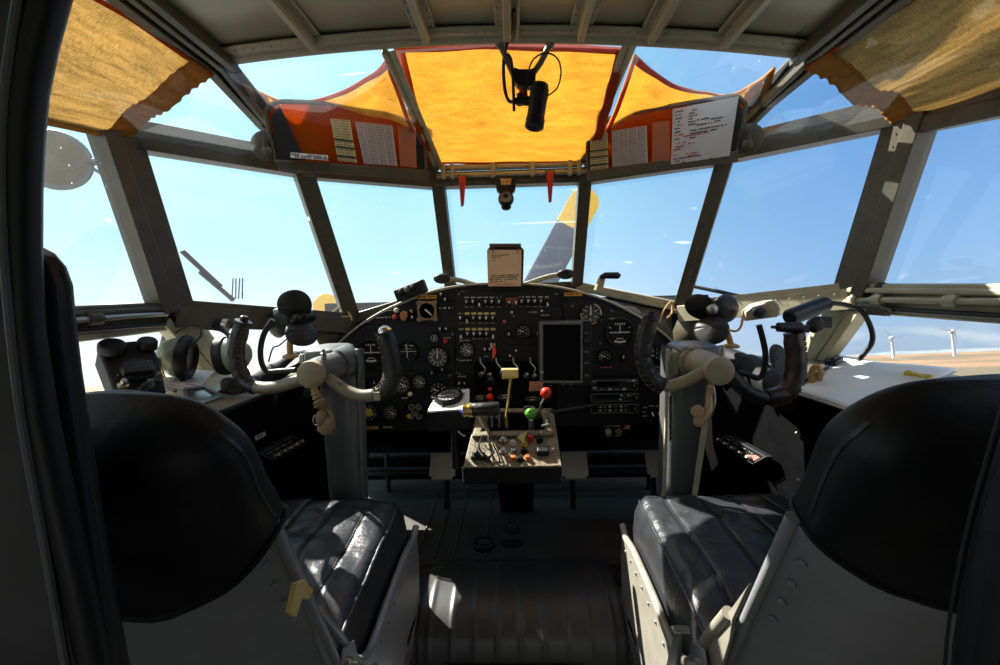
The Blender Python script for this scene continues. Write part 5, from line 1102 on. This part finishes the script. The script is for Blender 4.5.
# ================================================================== SEATS
def seat(s, label):
    t = thing('pilot_seat', label, 'seat', V((s*.42, .68, 0)), 'pilot seats')
    m = (lambda x, y, z: V((s*x, y, z)))
    XI, XO = .245, .60
    # cushion: rounded slab with sewn channels
    yb, yf = .50, .955
    def cu(u, v):                            # u across (inner->outer), v back->front
        x = XI+(XO-XI)*u; y = yb+(yf-yb)*v
        ex = min(u, 1-u); ey = 1-v
        rx = 1-(1-min(1, ex/.10))**2.2; ry = 1-(1-min(1, ey/.13))**2.4
        z = .232+.085*min(rx**.5, 1)*min(max(ry, 0)**.5, 1)
        z += .014*math.sin(PI*v)*math.sin(PI*u) - .035*(1-v)**2
        k = (u*5.)-math.floor(u*5.); z -= .0045*math.exp(-(min(k, 1-k)/.05)**2)*(1 if .08 < u < .92 else 0)
        p = m(x, y, z); z += wr(p, 11, .010, s)+wr(p, 30, .0035, s*2)
        cr = 1-.10*max(0, (v-.8)/.2)**2
        xx = XI+(XO-XI)*(.5+(u-.5)*cr)
        return m(xx, y, z)
    top = MB().grid(cu, 70, 60)
    cush = obj('cushion', top, 'leather', t, smooth=180, sub=0)
    def side_(pts): return pts
    sk = MB(); ring_ = [cu(0, v/30) for v in range(31)]+[cu(u/30, 1) for u in range(1, 31)]+[cu(1, 1-v/30) for v in range(1, 31)]
    low_ = [V((p.x, p.y-.004 if False else p.y, .205-.03*(1-min(1, (p.y-yb)/(yf-yb))))) for p in ring_]
    sk.add(ring_+low_, [(i, i+1, len(ring_)+i+1, len(ring_)+i) for i in range(len(ring_)-1)])
    obj('cushion_side', sk, 'cover', cush, smooth=60)
    pi_ = [cu(.045, .02+.95*k/30)+V((0, 0, .001)) for k in range(31)]+[cu(.045+.91*k/20, .955)+V((0, 0, .002)) for k in range(1, 21)]
    obj('piping', MB().tube(pi_, .0032, 8), 'leather', cush)
    st = MB()
    for u0 in (.2, .4, .6, .8):
        for k in range(56):
            a, b = cu(u0+.006, .05+k*.016), cu(u0+.006, .05+k*.016+.009); st.tube([a+V((0, 0, .0008)), b+V((0, 0, .0008))], .0009, 5)
    obj('stitching', st, 'rubber', cush)
    # pan and side plates
    obj('pan', MB().prism([m(XI-.006, .50, .17), m(XO+.006, .50, .17), m(XO+.006, .93, .20), m(XI-.006, .93, .20)], (0, 0, -.012)), 'shell', t)
    def plate_(x, mm, nm):
        prf = [(.935, .24), (.90, .228), (.85, .236), (.78, .236), (.70, .232), (.64, .225), (.60, .228), (.56, .255), (.53, .30), (.50, .35), (.46, .41), (.42, .475), (.45, .41), (.455, .38), (.475, .32), (.50, .22), (.53, .06), (.62, .06), (.90, .06), (.945, .15)]
        p_ = obj(nm, MB().prism([m(x, y, z) for y, z in prf], (s*.004, 0, 0)), mm, t, bevel=.001)
        obj('rolled_rim', MB().tube(spline([m(x+.001, y, z) for y, z in prf[:11]], 4), .0075, 10), 'shell' if s < 0 else 'shell_sunlit', p_)
        r2 = MB()
        rivets(r2, [m(x-.0005, y, z) for y, z in [(.90, .20), (.86, .205), (.82, .205), (.78, .205), (.74, .203), (.70, .20), (.66, .195), (.62, .192), (.58, .21)]], (-s, 0, 0), .0038, .003)
        obj('rivet', r2, 'shell', p_); return p_
    ip = plate_(XI-.012, 'shell_sunlit' if s > 0 else 'shell', 'side_plate'); plate_(XO+.008, 'shell', 'side_plate')
    # bucket back: curved metal shell with rolled inner edge
    def back_c(v): return lerp(V((0, .535, .22)), V((0, .325, .70)), v)      # recline line (y, z) up the back
    bn = V((0, -(.70-.22), -(.535-.325))).normalized()                     # rearward normal
    def shell(u, v):                                                       # u inner->outer, v bottom->hem
        an = (u-.5)*2; c = back_c(v*.72)
        x = (.4225 if s < 0 else .44)+.19*(1 if an > 0 else -1)*abs(an)**.8
        return m(x, c.y, c.z)+bn*(.055*(1-abs(an)**2.2))
    sh = obj('back_shell', MB().grid(shell, 32, 20), 'shell', t, smooth=180, sol=.004)
    obj('rolled_edge', MB().tube([shell(0, k/20) for k in range(21)], .0065, 10), 'shell', sh); obj('rolled_edge', MB().tube([shell(1, k/20) for k in range(21)], .0065, 10), 'shell', sh)
    r2 = MB()
    for k in range(5): p_ = shell(.05, .62+.085*k); rivets(r2, [p_+bn*.003+V((-s*.002, 0, 0))], bn+V((-s*.6, 0, 0)), .0046, .003)
    obj('rivet', r2, 'shell', sh)
    BX, BZ = (.4225, .006) if s < 0 else (.452, .010)
    # upholstered back cover: padded, rounded top, curved hem
    def cov(u, v):                        # u round the back (0 = inner edge, front, outer edge, rear), v up from the hem
        an = u*2*PI; cc, ss = math.cos(an), math.sin(an); k = 3.2; r = (abs(cc)**k+abs(ss)**k)**(-1/k)
        X_ = -cc*r; Y_ = ss*r                                        # X across, Y: + front, - rear
        vb = .70-.03*(1-abs(X_)) if Y_ > 0 else .70-(.115 if s < 0 else .085)*(1-abs(X_)**3)
        vv = vb+(.985-vb)*min(1, v*1.0)
        w_, d_ = .196, (.034 if Y_ > 0 else .060)
        if vv > .87:
            q = (vv-.87)/.115; w_ -= .085*(1-math.sqrt(max(0, 1-q*q))); d_ *= max(.02, math.sqrt(max(0, 1-q*q)))
        c = back_c(vv); f_ = -bn
        p = m(BX+X_*w_, c.y, c.z)+V((0, 0, BZ*vv))+f_*(Y_*d_)
        return p+f_*wr(p, 16, .008, s*4)+V((0, 0, wr(p, 9, .006, s*3)))
    mb = MB().grid(cov, 72, 30)
    mb.add([cov(k/72, 1) for k in range(72)], [tuple(range(72))])
    cv = obj('backrest', mb, 'cover', t, smooth=180)
    hem_ = [cov(k/72, .012) for k in range(73)]; obj('hem_edge', MB().tube(hem_, .0035, 6), 'cover', cv)
    q_ = MB()
    for du in (.5+.012, .5+.02): q_.tube([cov(1-.012-(du-.5)*.6, .1+.7*k/30)+V((0, 0, 0)) for k in range(31)], .0014, 5)
    obj('seam', q_, 'leather', cv)
    # hinge hardware on the aisle side
    h = m(XI-.020, .545, .235)
    hb = obj('hinge_plate', MB().prism([m(XI-.017, .50, .33), m(XI-.017, .535, .31), m(XI-.017, .56, .20), m(XI-.017, .53, .15), m(XI-.017, .47, .16), m(XI-.017, .465, .27)], (s*-.004, 0, 0)), 'shell', t, bevel=.002)
    obj('hinge_bolt', MB().lathe(m(XI-.021, .505, .30), (-s, 0, 0), [(.010, 0), (.010, .005), (.006, .007), (.006, .014), (.003, .015)], 12), 'steel', hb)
    if s < 0: lab(obj('release_lever', MB().prism([Px(a, b, -.214) for a, b in ((297, 583), (306, 579), (309, 585), (314, 590), (309, 600), (303, 598), (297, 617), (291, 612))], (-.006, 0, 0)), 'cream', hb, bevel=.001), 'release lever in sunlit cream')  # yellowish light on the left lever put into its cream colour
    else: obj('release_lever', MB().prism([m(XI-.034, .525, .33), m(XI-.034, .545, .315), m(XI-.034, .59, .19), m(XI-.034, .57, .17), m(XI-.034, .545, .20)], (s*-.006, 0, 0)).tube([m(XI-.02, .54, .32), m(XI-.045, .54, .32)], .006, 8), 'steel' if s > 0 else 'brass', hb, bevel=.002)
    obj('belt_strap', MB().prism([m(XI-.028, .565, .24), m(XI-.028, .59, .225), m(XI-.04, .60, .08), m(XI-.04, .54, .08)], (s*-.004, 0, 0)), 'shell', t, bevel=.001)
    # legs: pierced side frames down to the floor
    for x in (XI-.01, XO):
        fr = MB(); ys = [.52, .66, .80, .93]
        out_ = [m(x, .50, .16), m(x, .94, .18), m(x, .96, .0), m(x, .46, .0)]
        fr.prism([m(x, .50, .17), m(x, .94, .185), m(x, .945, .15), m(x, .50, .135)], (s*.004, 0, 0)).prism([m(x, .46, .03), m(x, .96, .03), m(x, .96, 0), m(x, .46, 0)], (s*.004, 0, 0))
        for y in ys:
            fr.prism([m(x, y-.028, .16), m(x, y+.028, .16), m(x, y+.016, .09), m(x, y+.028, .02), m(x, y-.028, .02), m(x, y-.016, .09)], (s*.004, 0, 0))
        obj('seat_frame', fr, 'shell', t, bevel=.001)
    for y in (.52, .92): obj('rail', MB().beam(m(XI-.01, y, .02), m(XO, y, .02), .03, .03), 'black', t)
    return t
seat(-1, 'left pilot seat in black leather on a grey metal bucket, beside the grey bulkhead')
seat(1, 'right pilot seat in black leather, its metal side lit cream by the sun')

# ================================================================== NEAR EDGES
e = [(40, 248), (46, 246), (58, 252), (70, 266), (77, 285), (80, 320), (86, 370), (95, 430), (107, 510), (120, 590), (138, 690)]
fp = [Py(a, b, .255) for a, b in e]; bk_ = [Py(30, 248, .40)]+[Py(a-48, b, .40) for a, b in e[1:]][::-1]
t = tag(obj('padded_post', MB().prism(fp+[Py(90, 690, .255), Py(62, 590, .255), Py(50, 430, .255), Py(36, 320, .255)], (0, -.016, 0)), 'cover', bevel=.006), 'tall black padded post between the grey bulkhead and the left seat back', 'padding')
obj('seam', MB().tube(spline([Py(a-10, b+4, .237) for a, b in e[3:]], 3), .0007, 6), 'cover', t)
e = [(1003, 400), (985, 460), (968, 520), (955, 580), (946, 640), (942, 700)]
fp = [Py(a, b, .23) for a, b in e]
t = tag(obj('padded_post', MB().prism(fp+[Py(1090, 700, .23), Py(1090, 400, .23)], (0, -.02, 0)), 'cover', bevel=.006), 'dark padded post at the right edge beside the right seat back', 'padding')
obj('piping', MB().tube(spline([Py(a+1, b, .228) for a, b in e], 3), .0009, 6), 'cover', t)

# ================================================================== FANS
def fan(s, hubp, blades, stand, label):
    D = 1.12; hc = Py(*hubp, D)
    t = thing('cockpit_fan', label, 'fan', Py(*stand[-1], stand[-1][2] if len(stand[-1]) > 2 else D) if False else Py(stand[-1][0], stand[-1][1], D), 'rubber-bladed fans')
    obj('motor', MB().lathe(hc+V((0, .015, 0)), (0, 1, 0), [(.014, 0), (.018, .006), (.018, .05), (.012, .056)], 18), 'rubber', t)
    obj('hub', MB().ball(hc+V((0, -.006, 0)), .012 if s < 0 else .015, 16), 'steel' if s > 0 else 'rubber', t)
    for (a, b, rx, ry, tilt, dy) in blades:
        c = Py(a, b, D+dy); r = max(rx, ry)*D/F*1.0
        to = (EYE-c).normalized(); k = min(rx, ry)/max(rx, ry); an = math.acos(min(1, k))
        axis = (RGT if ry < rx else UPV)*1.0
        nrm = (Matrix.Rotation(an*tilt, 3, axis) @ to).normalized(); _, e1, e2 = basis(nrm)
        rad = (hc-c); rad = (rad-nrm*rad.dot(nrm)).normalized()
        def f(u, v, c=c, r=r, nrm=nrm, e1=e1, e2=e2, rad=rad):
            th = u*2*PI; d_ = e1*math.cos(th)+e2*math.sin(th)
            return c+d_*r*v-nrm*(.012*(v*v))+nrm*.006*math.sin(d_.dot(rad)*2)*v
        mb = MB().grid(f, 36, 8)
        obj('blade', mb, 'rubber', t, smooth=180, sol=.003)
    sp_ = [Py(a, b, D+.01) for a, b in stand]
    obj('stand', MB().tube(spline([hc+V((0, .04, 0))]+sp_, 4), .008, 10).lathe(sp_[-1], (0, 0, 1), [(.02, -.004), (.02, .002), (.012, .006)], 16), 'wire', t)
    q = MB().tube(spline([hc+V((0, .05, -.01)), Py(stand[0][0]-10, stand[0][1]+6, D+.03), Py(stand[0][0]-18, stand[0][1]+10, D+.02), Py(stand[-1][0]-22, stand[-1][1]+6, D)]), .0022, 6)
    obj('lead', q, 'rubber' if s < 0 else 'wire', t)
fan(-1, (298, 318), [(295, 307, 16, 14, 1, 0), (275, 323, 11.5, 15.5, -1, .02), (302, 330.6, 15, 9.5, -1, -.02)], [(291, 338), (290.5, 356)], 'left black three-bladed rubber fan above the left control wheel')
fan(1, (711, 309), [(700.5, 309.5, 15, 12, 1, .01), (727.5, 308.5, 12.5, 13.8, 1, -.01), (711, 327.5, 15.5, 11.5, -1, -.03)], [(725, 330), (731, 346)], 'right black three-bladed rubber fan with a silver hub, beside the beige box')

# ================================================================== LEFT LEDGE
def LQ(px, py, d=0):                              # a point on the sloping left / right ledge top
    s = -1 if px < 500 else 1
    n_ = (V((s*.83, .1, .60))-V((s*.6, .1, .55))).cross(V((0, 1, 0))); n_ = n_ if n_.z > 0 else -n_; n_.normalize()
    return Pp(px, py, V((s*.6, .1, .553+d)), n_)
D = .94
c1 = Py(179, 357, D); t = thing('headset', 'grey-green headset with black ear cushions lying on charts on the left ledge', 'headset', Py(200, 385, D), None)
def cup(c, ax, nm, rr):
    a = V(ax).normalized()
    s_ = obj('ear_cup', MB().lathe(c, a, [(.006, -.042), (rr*.45, -.040), (rr*.75, -.030), (rr*.92, -.014), (rr, 0), (rr*.96, .004)], 30, sx=.86), 'headset', t)
    lab(obj('cushion', MB().lathe(c+a*.002, a, [(rr*.9, 0), (rr*1.08, .004), (rr*1.12, .012), (rr*1.06, .022), (rr*.8, .026), (rr*.6, .018)], 30, sx=.86), 'rubber', s_), 'black ear cushion')
    return s_
k = cup(c1, (.93, .25, -.12), 'ear_cup', .045)
obj('slider_bracket', MB().box(c1+V((-.03, -.034, -.012)), (.010, .004, .05), (1, 0, .3), (0, 1, 0), (-.3, 0, 1)).box(c1+V((-.012, -.040, -.02)), (.008, .004, .05), (1, 0, .3), (0, 1, 0), (-.3, 0, 1)).lathe(c1+V((-.03, -.036, -.006)), (0, -1, 0), [(.012, 0), (.012, .006), (.006, .008)], 14), 'brass', k)
cup(Py(231, 355, D+.02), (-.95, -.1, -.1), 'ear_cup', .040)
q = MB().tube(spline([Py(163, 388, .93), Py(160, 360, .97), Py(165, 335, 1.0), Py(176, 318, 1.05), Py(200, 322, 1.06), Py(222, 330, 1.03), Py(231, 338, 1.0)]), .005, 8)
obj('headband', q, 'rubber', t)
q = MB().tube(spline([Py(184, 350, .925), Py(194, 343, .92), Py(201, 335, .94), Py(199, 327, .96), Py(187, 327, .98), Py(172, 335, .98)]), .0024, 8)
q.tube(spline([Py(186, 371, .93), Py(181, 381, .92), Py(175, 391, .915), Py(168, 398, .91)]), .0035, 8).tube(spline([Py(183, 381, .92), Py(186, 391, .92), Py(190, 402, .92)]), .005, 8).ball(Py(184, 349.5, .924), .006, 8)
obj('lead', q, 'rubber', t)
# papers below
o = tag(obj('chart_sheet', MB().prism([LQ(157, 392, .006), LQ(200, 388, .006), LQ(214, 372, .006), LQ(150, 365, .006)], (0, 0, .002)), 'paper'), 'white chart sheet with pink print under the headset on the left ledge', 'chart')
e = MB()
for k in range(5): e.dashes(LQ(164, 387-3.2*k, .0085), (1, .1, -.2), (0, 1, 0), .07, .005, k)
obj('pink_print', e, 'pink', o)
# dark control box with knobs
f0_, f1_, f2_, f3_ = Py(117, 398, .74), Py(167, 392, .80), Py(150, 341, .88), Py(98, 346, .80)
bn_ = (f1_-f0_).cross(f3_-f0_).normalized(); bn_ = bn_ if bn_.y < 0 else -bn_
def BQ(px, py, h=0): return Pp(px, py, f0_+bn_*h, bn_)
t = thing('knob_console', 'black console box with round knobs and a large dial on the left ledge', 'control box', (f0_+f1_)/2)
obj('case', MB().prism([f0_, f1_, BQ(160, 360), BQ(152, 342), BQ(145, 339), BQ(112, 342), BQ(97, 347)], -bn_*.05), 'black', t, bevel=.006)
for a, b, r_ in ((112, 351, .022), (147, 347.5, .017)): obj('knob', MB().lathe(BQ(a, b), bn_+V((0, 0, .5)), [(r_, 0), (r_, .014), (r_*.85, .018)], 20), 'rubber', t)
q = MB().lathe(BQ(138, 371), bn_, [(.028, 0), (.026, .008), (.016, .010)], 24).box(BQ(138, 371, .014), (.046, .014, .014), f1_-f0_, f3_-f0_, bn_); obj('dial_knob', q, 'rubber', t, bevel=.002)
for a, b, m in ((123, 386, 'steel'), (149, 386, 'colgrey'), (158, 379, 'colgrey'), (143, 390, 'rubber')): obj('switch', MB().lathe(BQ(a, b), bn_, [(.009, 0), (.009, .005), (.005, .007), (.005, .016), (.003, .018)], 12), m, t)
obj('lettering', MB().dashes(BQ(123, 363, .001), f1_-f0_, f3_-f0_, .03, .0035, 1).dashes(BQ(133, 362, .001), f1_-f0_, f3_-f0_, .03, .0035, 2).dashes(BQ(117, 375, .001), f1_-f0_, f3_-f0_, .012, .0035, 3), 'dimwhite', t)
# glass lid plate on the ledge
o = tag(obj('chart_window', MB().prism([LQ(188, 407, .012), LQ(218, 396, .012), LQ(204, 388, .012), LQ(186, 392, .012)], (0, 0, .004)), mat('brown_glass', (96, 86, 74), .12, var=.3), bevel=.002), 'framed brown glass plate on the left ledge, right of the black console box', 'plate')
pq = [LQ(a, b, .016) for a, b in ((184, 412), (224, 398), (206, 386), (184, 390))]; pi2 = [LQ(a, b, .016) for a, b in ((189, 407), (217.5, 396.2), (204, 388.5), (187, 391.5))]
obj('frame', MB().ring(pq, pi2, (0, 0, .004)), 'colgrey', o)
q = MB(); c = LQ(231, 387, .01); q.lathe(c, (0, 0, 1), [(.02, -.004), (.02, .014), (.015, .02)], 18).lathe(c+V((.04, .02, 0)), (0, 0, 1), [(.016, -.006), (.016, .014), (.01, .02)], 18)
tag(obj('round_sockets', q, 'rubber'), 'pair of round black sockets on the left ledge near the left wheel grip', 'sockets')
# map lamps: black cylinders by the corner posts
def maplamp(p, q_, r_, label, extra):
    a = (q_-p); Ln = a.length
    t = thing('map_lamp', label, 'lamp', (p+q_)/2, 'cylinder lamps on the corner posts')
    obj('lamp_body', MB().lathe(p, a, [(r_*.8, 0), (r_, .004), (r_, Ln*.7), (r_*.93, Ln*.72), (r_*.93, Ln-.008), (r_*.7, Ln)], 22), 'rubber', t)
    extra(t)
p_, q_ = Py(178, 317, 1.04), Py(227, 326, 1.06)
maplamp(p_, q_, .018, 'black cylinder lamp under the left corner post, above the headset', lambda t: (obj('bracket', MB().tube([lerp(p_, q_, .3), V((-.78, 1.08, .72))], .008, 8), 'colgrey', t), obj('lens_ring', MB().lathe(q_, q_-p_, [(.019, -.008), (.0195, 0), (.017, .003)], 20), 'steel', t)))
p2, q2 = Py(788, 318, .93), Py(828, 303, .95)
maplamp(p2, q2, .0175, 'black cylinder lamp on a flexible cable beside the right corner post', lambda t: (obj('flexible_cable', MB().tube(spline([q2, Py(846, 305, .97), Py(862, 312, .97), Py(871, 328, .97), Py(872, 342, .97), Py(864, 354, .97), Py(858, 360, .97)]), .0052, 10), 'rubber', t), obj('mount', MB().lathe(Py(813, 325, .98), (0, -1, 0), [(.016, 0), (.018, .01), (.012, .02), (.006, .022)], 16).box(Py(822, 322, 1.0), (.03, .02, .025)), 'rubber', t)))
c = Py(760, 312.5, 1.08); d = (Py(778, 310, 1.06)-Py(742, 315, 1.10)).normalized(); ub_ = V((-d.z, 0, d.x)).normalized()
t = thing('beige_box', 'beige rounded box with a black knob on the right sill beside the fan', 'control box', c+V((0, 0, -.02)))
obj('case', MB().prism([Py(744, 321.5, 1.08), Py(779, 317, 1.05), Py(781, 309, 1.05), Py(779, 304, 1.05), Py(774, 300.5, 1.05), Py(766, 301.5, 1.06), Py(752, 305, 1.08), Py(744, 312, 1.09)], (.02, .05, 0)), 'beige', t, bevel=.005)
obj('knob', MB().lathe(Py(758, 312.5, 1.065), (0, -1, 0), [(.014, 0), (.013, .012), (.008, .015)], 18), 'rubber', t)
obj('wire', MB().tube(spline([Py(743, 315, 1.07), Py(741, 326, 1.06), Py(736, 331, 1.06), Py(728, 330, 1.07)]), .003, 6), 'wire', t)
q = MB()
for k in range(6): c = lerp(Py(776, 353, 1.08), Py(779, 368, 1.04), k/5); q.lathe(c, (.3, -1, .4), [(.020+.002*(k % 2), 0), (.022, .004), (.020, .008)], 18)
tag(obj('bellows_hose', q, 'rubber'), 'short black ribbed hose between the right wheel and the right ledge', 'hose')
# black duct running along the right edge under the fan
q = MB().tube(spline([Py(693, 350, 1.30), Py(715, 354, 1.22), Py(745, 365, 1.12), Py(770, 383, 1.0), Py(792, 398, .92)]), [.02]*9+[.028]*8+[.034]*16, 16)
tag(obj('air_duct', q, 'black'), 'thick black duct running behind the right control wheel to the ledge', 'duct')
q = MB().tube(spline([Py(330, 352, 1.30), Py(300, 358, 1.22), Py(275, 372, 1.14), Py(250, 388, 1.04), Py(226, 402, .96)]), [.02]*9+[.026]*8+[.030]*16, 16)
tag(obj('air_duct', q, 'black'), 'thick black duct running behind the left control wheel to the ledge', 'duct')
o = tag(obj('glove_box', MB().prism([Py(270, 380, 1.12), Py(312, 362, 1.15), Py(318, 352, 1.2), Py(276, 366, 1.2)], (0, 0, .012)), 'black', bevel=.004), 'flat black box lid behind the left control wheel under the fan', 'box')
# pipes along the side windows
for s, pts, m, lb_ in ((-1, [(40, 323), (85, 319.5), (130, 316), (166, 314)], 'steel', 'steel pipe with a clamp along the left window rail'), (1, [(838, 302), (870, 300), (920, 300.5), (1003, 302)], 'beige', 'cream pipe with clamps along the right window rail')):
    P_ = [Px(a, b, s*.775) for a, b in pts]
    t = tag(obj('rail_pipe', MB().tube(spline(P_, 5), .0062, 10), m), lb_, 'pipe')
    q = MB()
    for f in ((.45,) if s < 0 else (.2, .42, .8)):
        q = MB(); c = spline(P_, 5)[int(f*15)]; q.lathe(c-V((0, .012, 0)), (0, 1, 0), [(.011, 0), (.012, .004), (.012, .02), (.011, .024)], 12).box(c+V((s*.01, 0, .004)), (.03, .012, .02))
        obj('clamp', q, 'frame' if s < 0 else 'beige', t)
    q = MB().tube(spline([V((p.x+s*.006, p.y, p.z-.017-.002*i)) for i, p in enumerate(P_)], 5), .005, 8)
    tag(obj('rail_cable', q, 'rubber'), 'black cable running under the ' + ('steel pipe on the left window rail' if s < 0 else 'cream pipe on the right window rail'), 'cable')
q = MB()
for a in (868, 882): q.ball(Px(a, 288.5 if a < 875 else 286.5, .785), .011, 12, (1, 1.5, .8))
tag(obj('window_latch', q, 'rubber'), 'pair of dark latch knobs in the lower front corner of the right window', 'latch')
q = MB().ball(Px(864, 306, .775), .011, 10, (1, 1.5, .9)).tube([Px(866, 306, .775), Px(880, 307, .775), Px(892, 311, .775)], [.009, .007, .006], 8).box(Px(878, 311, .775), (.012, .05, .018))
tag(obj('cable_clamp', q, 'frame'), 'beige cable clamp below the cream pipe at the right window', 'clamp')

# ================================================================== RIGHT LEDGE
pc = [LQ(797, 392, .004), LQ(863, 413, .004), LQ(957, 371, .004), LQ(834, 357.5, .004)]
def pf(u, v): p = lerp(lerp(pc[0], pc[1], u), lerp(pc[3], pc[2], u), v); p.z += .003*math.sin(u*5)*math.sin(v*4)+.002; return p
o = tag(obj('map_sheet', MB().grid(pf, 16, 16), 'paper', smooth=180, sol=.002), 'large white map sheet lying in the sun on the right ledge', 'paper')
o2_ = MB().grid(lambda u, v: pf(u, v)+V((-.006, -.006, -.004)), 12, 12); obj('under_sheet', o2_, 'cardgrey', o, sol=.001)
p, q_ = LQ(803, 382, .012), LQ(829, 366, .012)
o = tag(obj('pen', MB().tube([p, lerp(p, q_, .06), lerp(p, q_, .95), q_], [.001, .0032, .0032, .002], 10), 'rubber'), 'thin black pen lying on the map sheet on the right ledge', 'pen')
obj('pen_clip', MB().tube([lerp(p, q_, .55)+V((0, 0, .004)), lerp(p, q_, .93)+V((0, 0, .004))], .0012, 6), 'steel', o)
c = LQ(834, 363, .008); q = MB().box(c+V((0, 0, .004)), (.05, .022, .012), (.8, .6, .1), (-.6, .8, 0), (0, 0, 1)).tube([c+V((-.018, -.02, .012)), c+V((.016, .012, .014))], .004, 8)
tag(obj('paper_clamp', q, 'rubber', bevel=.003), 'black clamp holding the far corner of the white map sheet', 'clamp')
o = MB(); a_, b_ = LQ(909, 374, .008), LQ(932, 377, .008)
o.tube([a_, b_], .004, 8).tube([a_+V((.004, -.008, .002)), b_+V((-.02, -.012, .002))], .003, 8).ball(a_, .008, 10)
tag(obj('yellow_cord_tag', o, 'yellow'), 'small yellow corded tag on the white map sheet near the right seat', 'tag')
q = MB().tube(spline([LQ(812, 384, .004), LQ(812, 372, .03), LQ(817, 366, .05), LQ(821, 373, .03), LQ(818, 380, .006)]), .006, 8)
tag(obj('cloth_loop', q, 'wire'), 'tan cloth loop beside the foot of the right corner post', 'strap')

# ================================================================== SIDE WALL BOXES
def wallbox(s, px4, label, n):
    w4 = [Px(a, b, s*.594) for a, b in px4]
    c = sum(w4, V((0, 0, 0)))/4
    t = thing('switch_box', label, 'switch box', c, 'switch boxes on the side consoles')
    obj('case', MB().prism(w4, (-s*.02, 0, 0)), 'black', t, bevel=.003)
    sh = V((-s*.0215, 0, 0)); ins = [lerp(p, c, .05)+sh for p in w4]
    obj('edge_line', MB().ring([p+sh for p in w4], ins, (-s*.0008, 0, 0)), 'colgrey', t)
    P = lambda u, v: lerp(lerp(w4[0], w4[1], u), lerp(w4[3], w4[2], u), v)+sh
    for i in range(n):
        u = .12+.76*i/(n-1); k = obj('toggle_switch', MB().lathe(P(u, .35), (-s, 0, 0), [(.006, 0), (.006, .004), (.003, .006)], 10), 'colgrey', t); obj('lever', MB().tube([P(u, .35)+V((-s*.004, 0, 0)), P(u, .42)+V((-s*.016, 0, .004))], [.002, .0035], 8), 'dimwhite', k)
    e = MB()
    for i in range(n-1): e.dashes(P(.1+.8*i/(n-1), .72), w4[1]-w4[0], w4[3]-w4[0], .02, .005, i)
    obj('lettering', e, 'dimwhite', t)
    return P, t
P, t = wallbox(-1, [(265, 461), (297, 444), (286, 436), (250, 454)], 'black switch box on the left side console, below the white label', 5)
P, t = wallbox(1, [(722, 440), (762, 464), (775, 457), (735, 435)], 'black switch box on the right side console, above the right seat cushion', 5)
lab(obj('pink_plate', MB().prism([P(.72, .3), P(.95, .3), P(.95, .75), P(.85, .75)], (-.001, 0, 0)), 'pink', t), 'pink sticker')
o = tag(obj('name_plate', MB().prism([Px(a, b, -.592) for a, b in ((255.5, 440.5), (265, 435.5), (264.5, 431.5), (254.5, 436.5))], (.002, 0, 0)), 'dimwhite'), 'small white printed label on the left side console above its switch box', 'label')
e = MB(); e.dashes(Px(255.8, 438.4, -.5895), Px(265, 434, -.592)-Px(255, 439, -.592), (0, 0, 1), .024, .005, 4); obj('lettering', e, 'ink', o)
for a, b, lb_ in ((797, 433.5, 'upper small steel screw on the right side console'), (799, 480, 'lower small steel screw on the right side console')):
    tag(obj('wall_screw', MB().lathe(Px(a, b, .594), (-1, 0, 0), [(.004, 0), (.004, .002), (.002, .004)], 12), 'steel'), lb_, 'screw')

# ================================================================== VIEW
vs_ = bpy.context.scene.view_settings
bpy.context.scene.display_settings.display_device = 'sRGB'
vs_.view_transform = 'Standard'; vs_.look = 'None'; vs_.exposure = 0.25; vs_.gamma = 1.0; vs_.use_curve_mapping = False
bpy.context.scene.cycles.max_bounces = 10; bpy.context.scene.cycles.transparent_max_bounces = 24; bpy.context.scene.cycles.transmission_bounces = 8
bpy.context.scene.cycles.sample_clamp_indirect = 6; bpy.context.scene.cycles.caustics_reflective = False
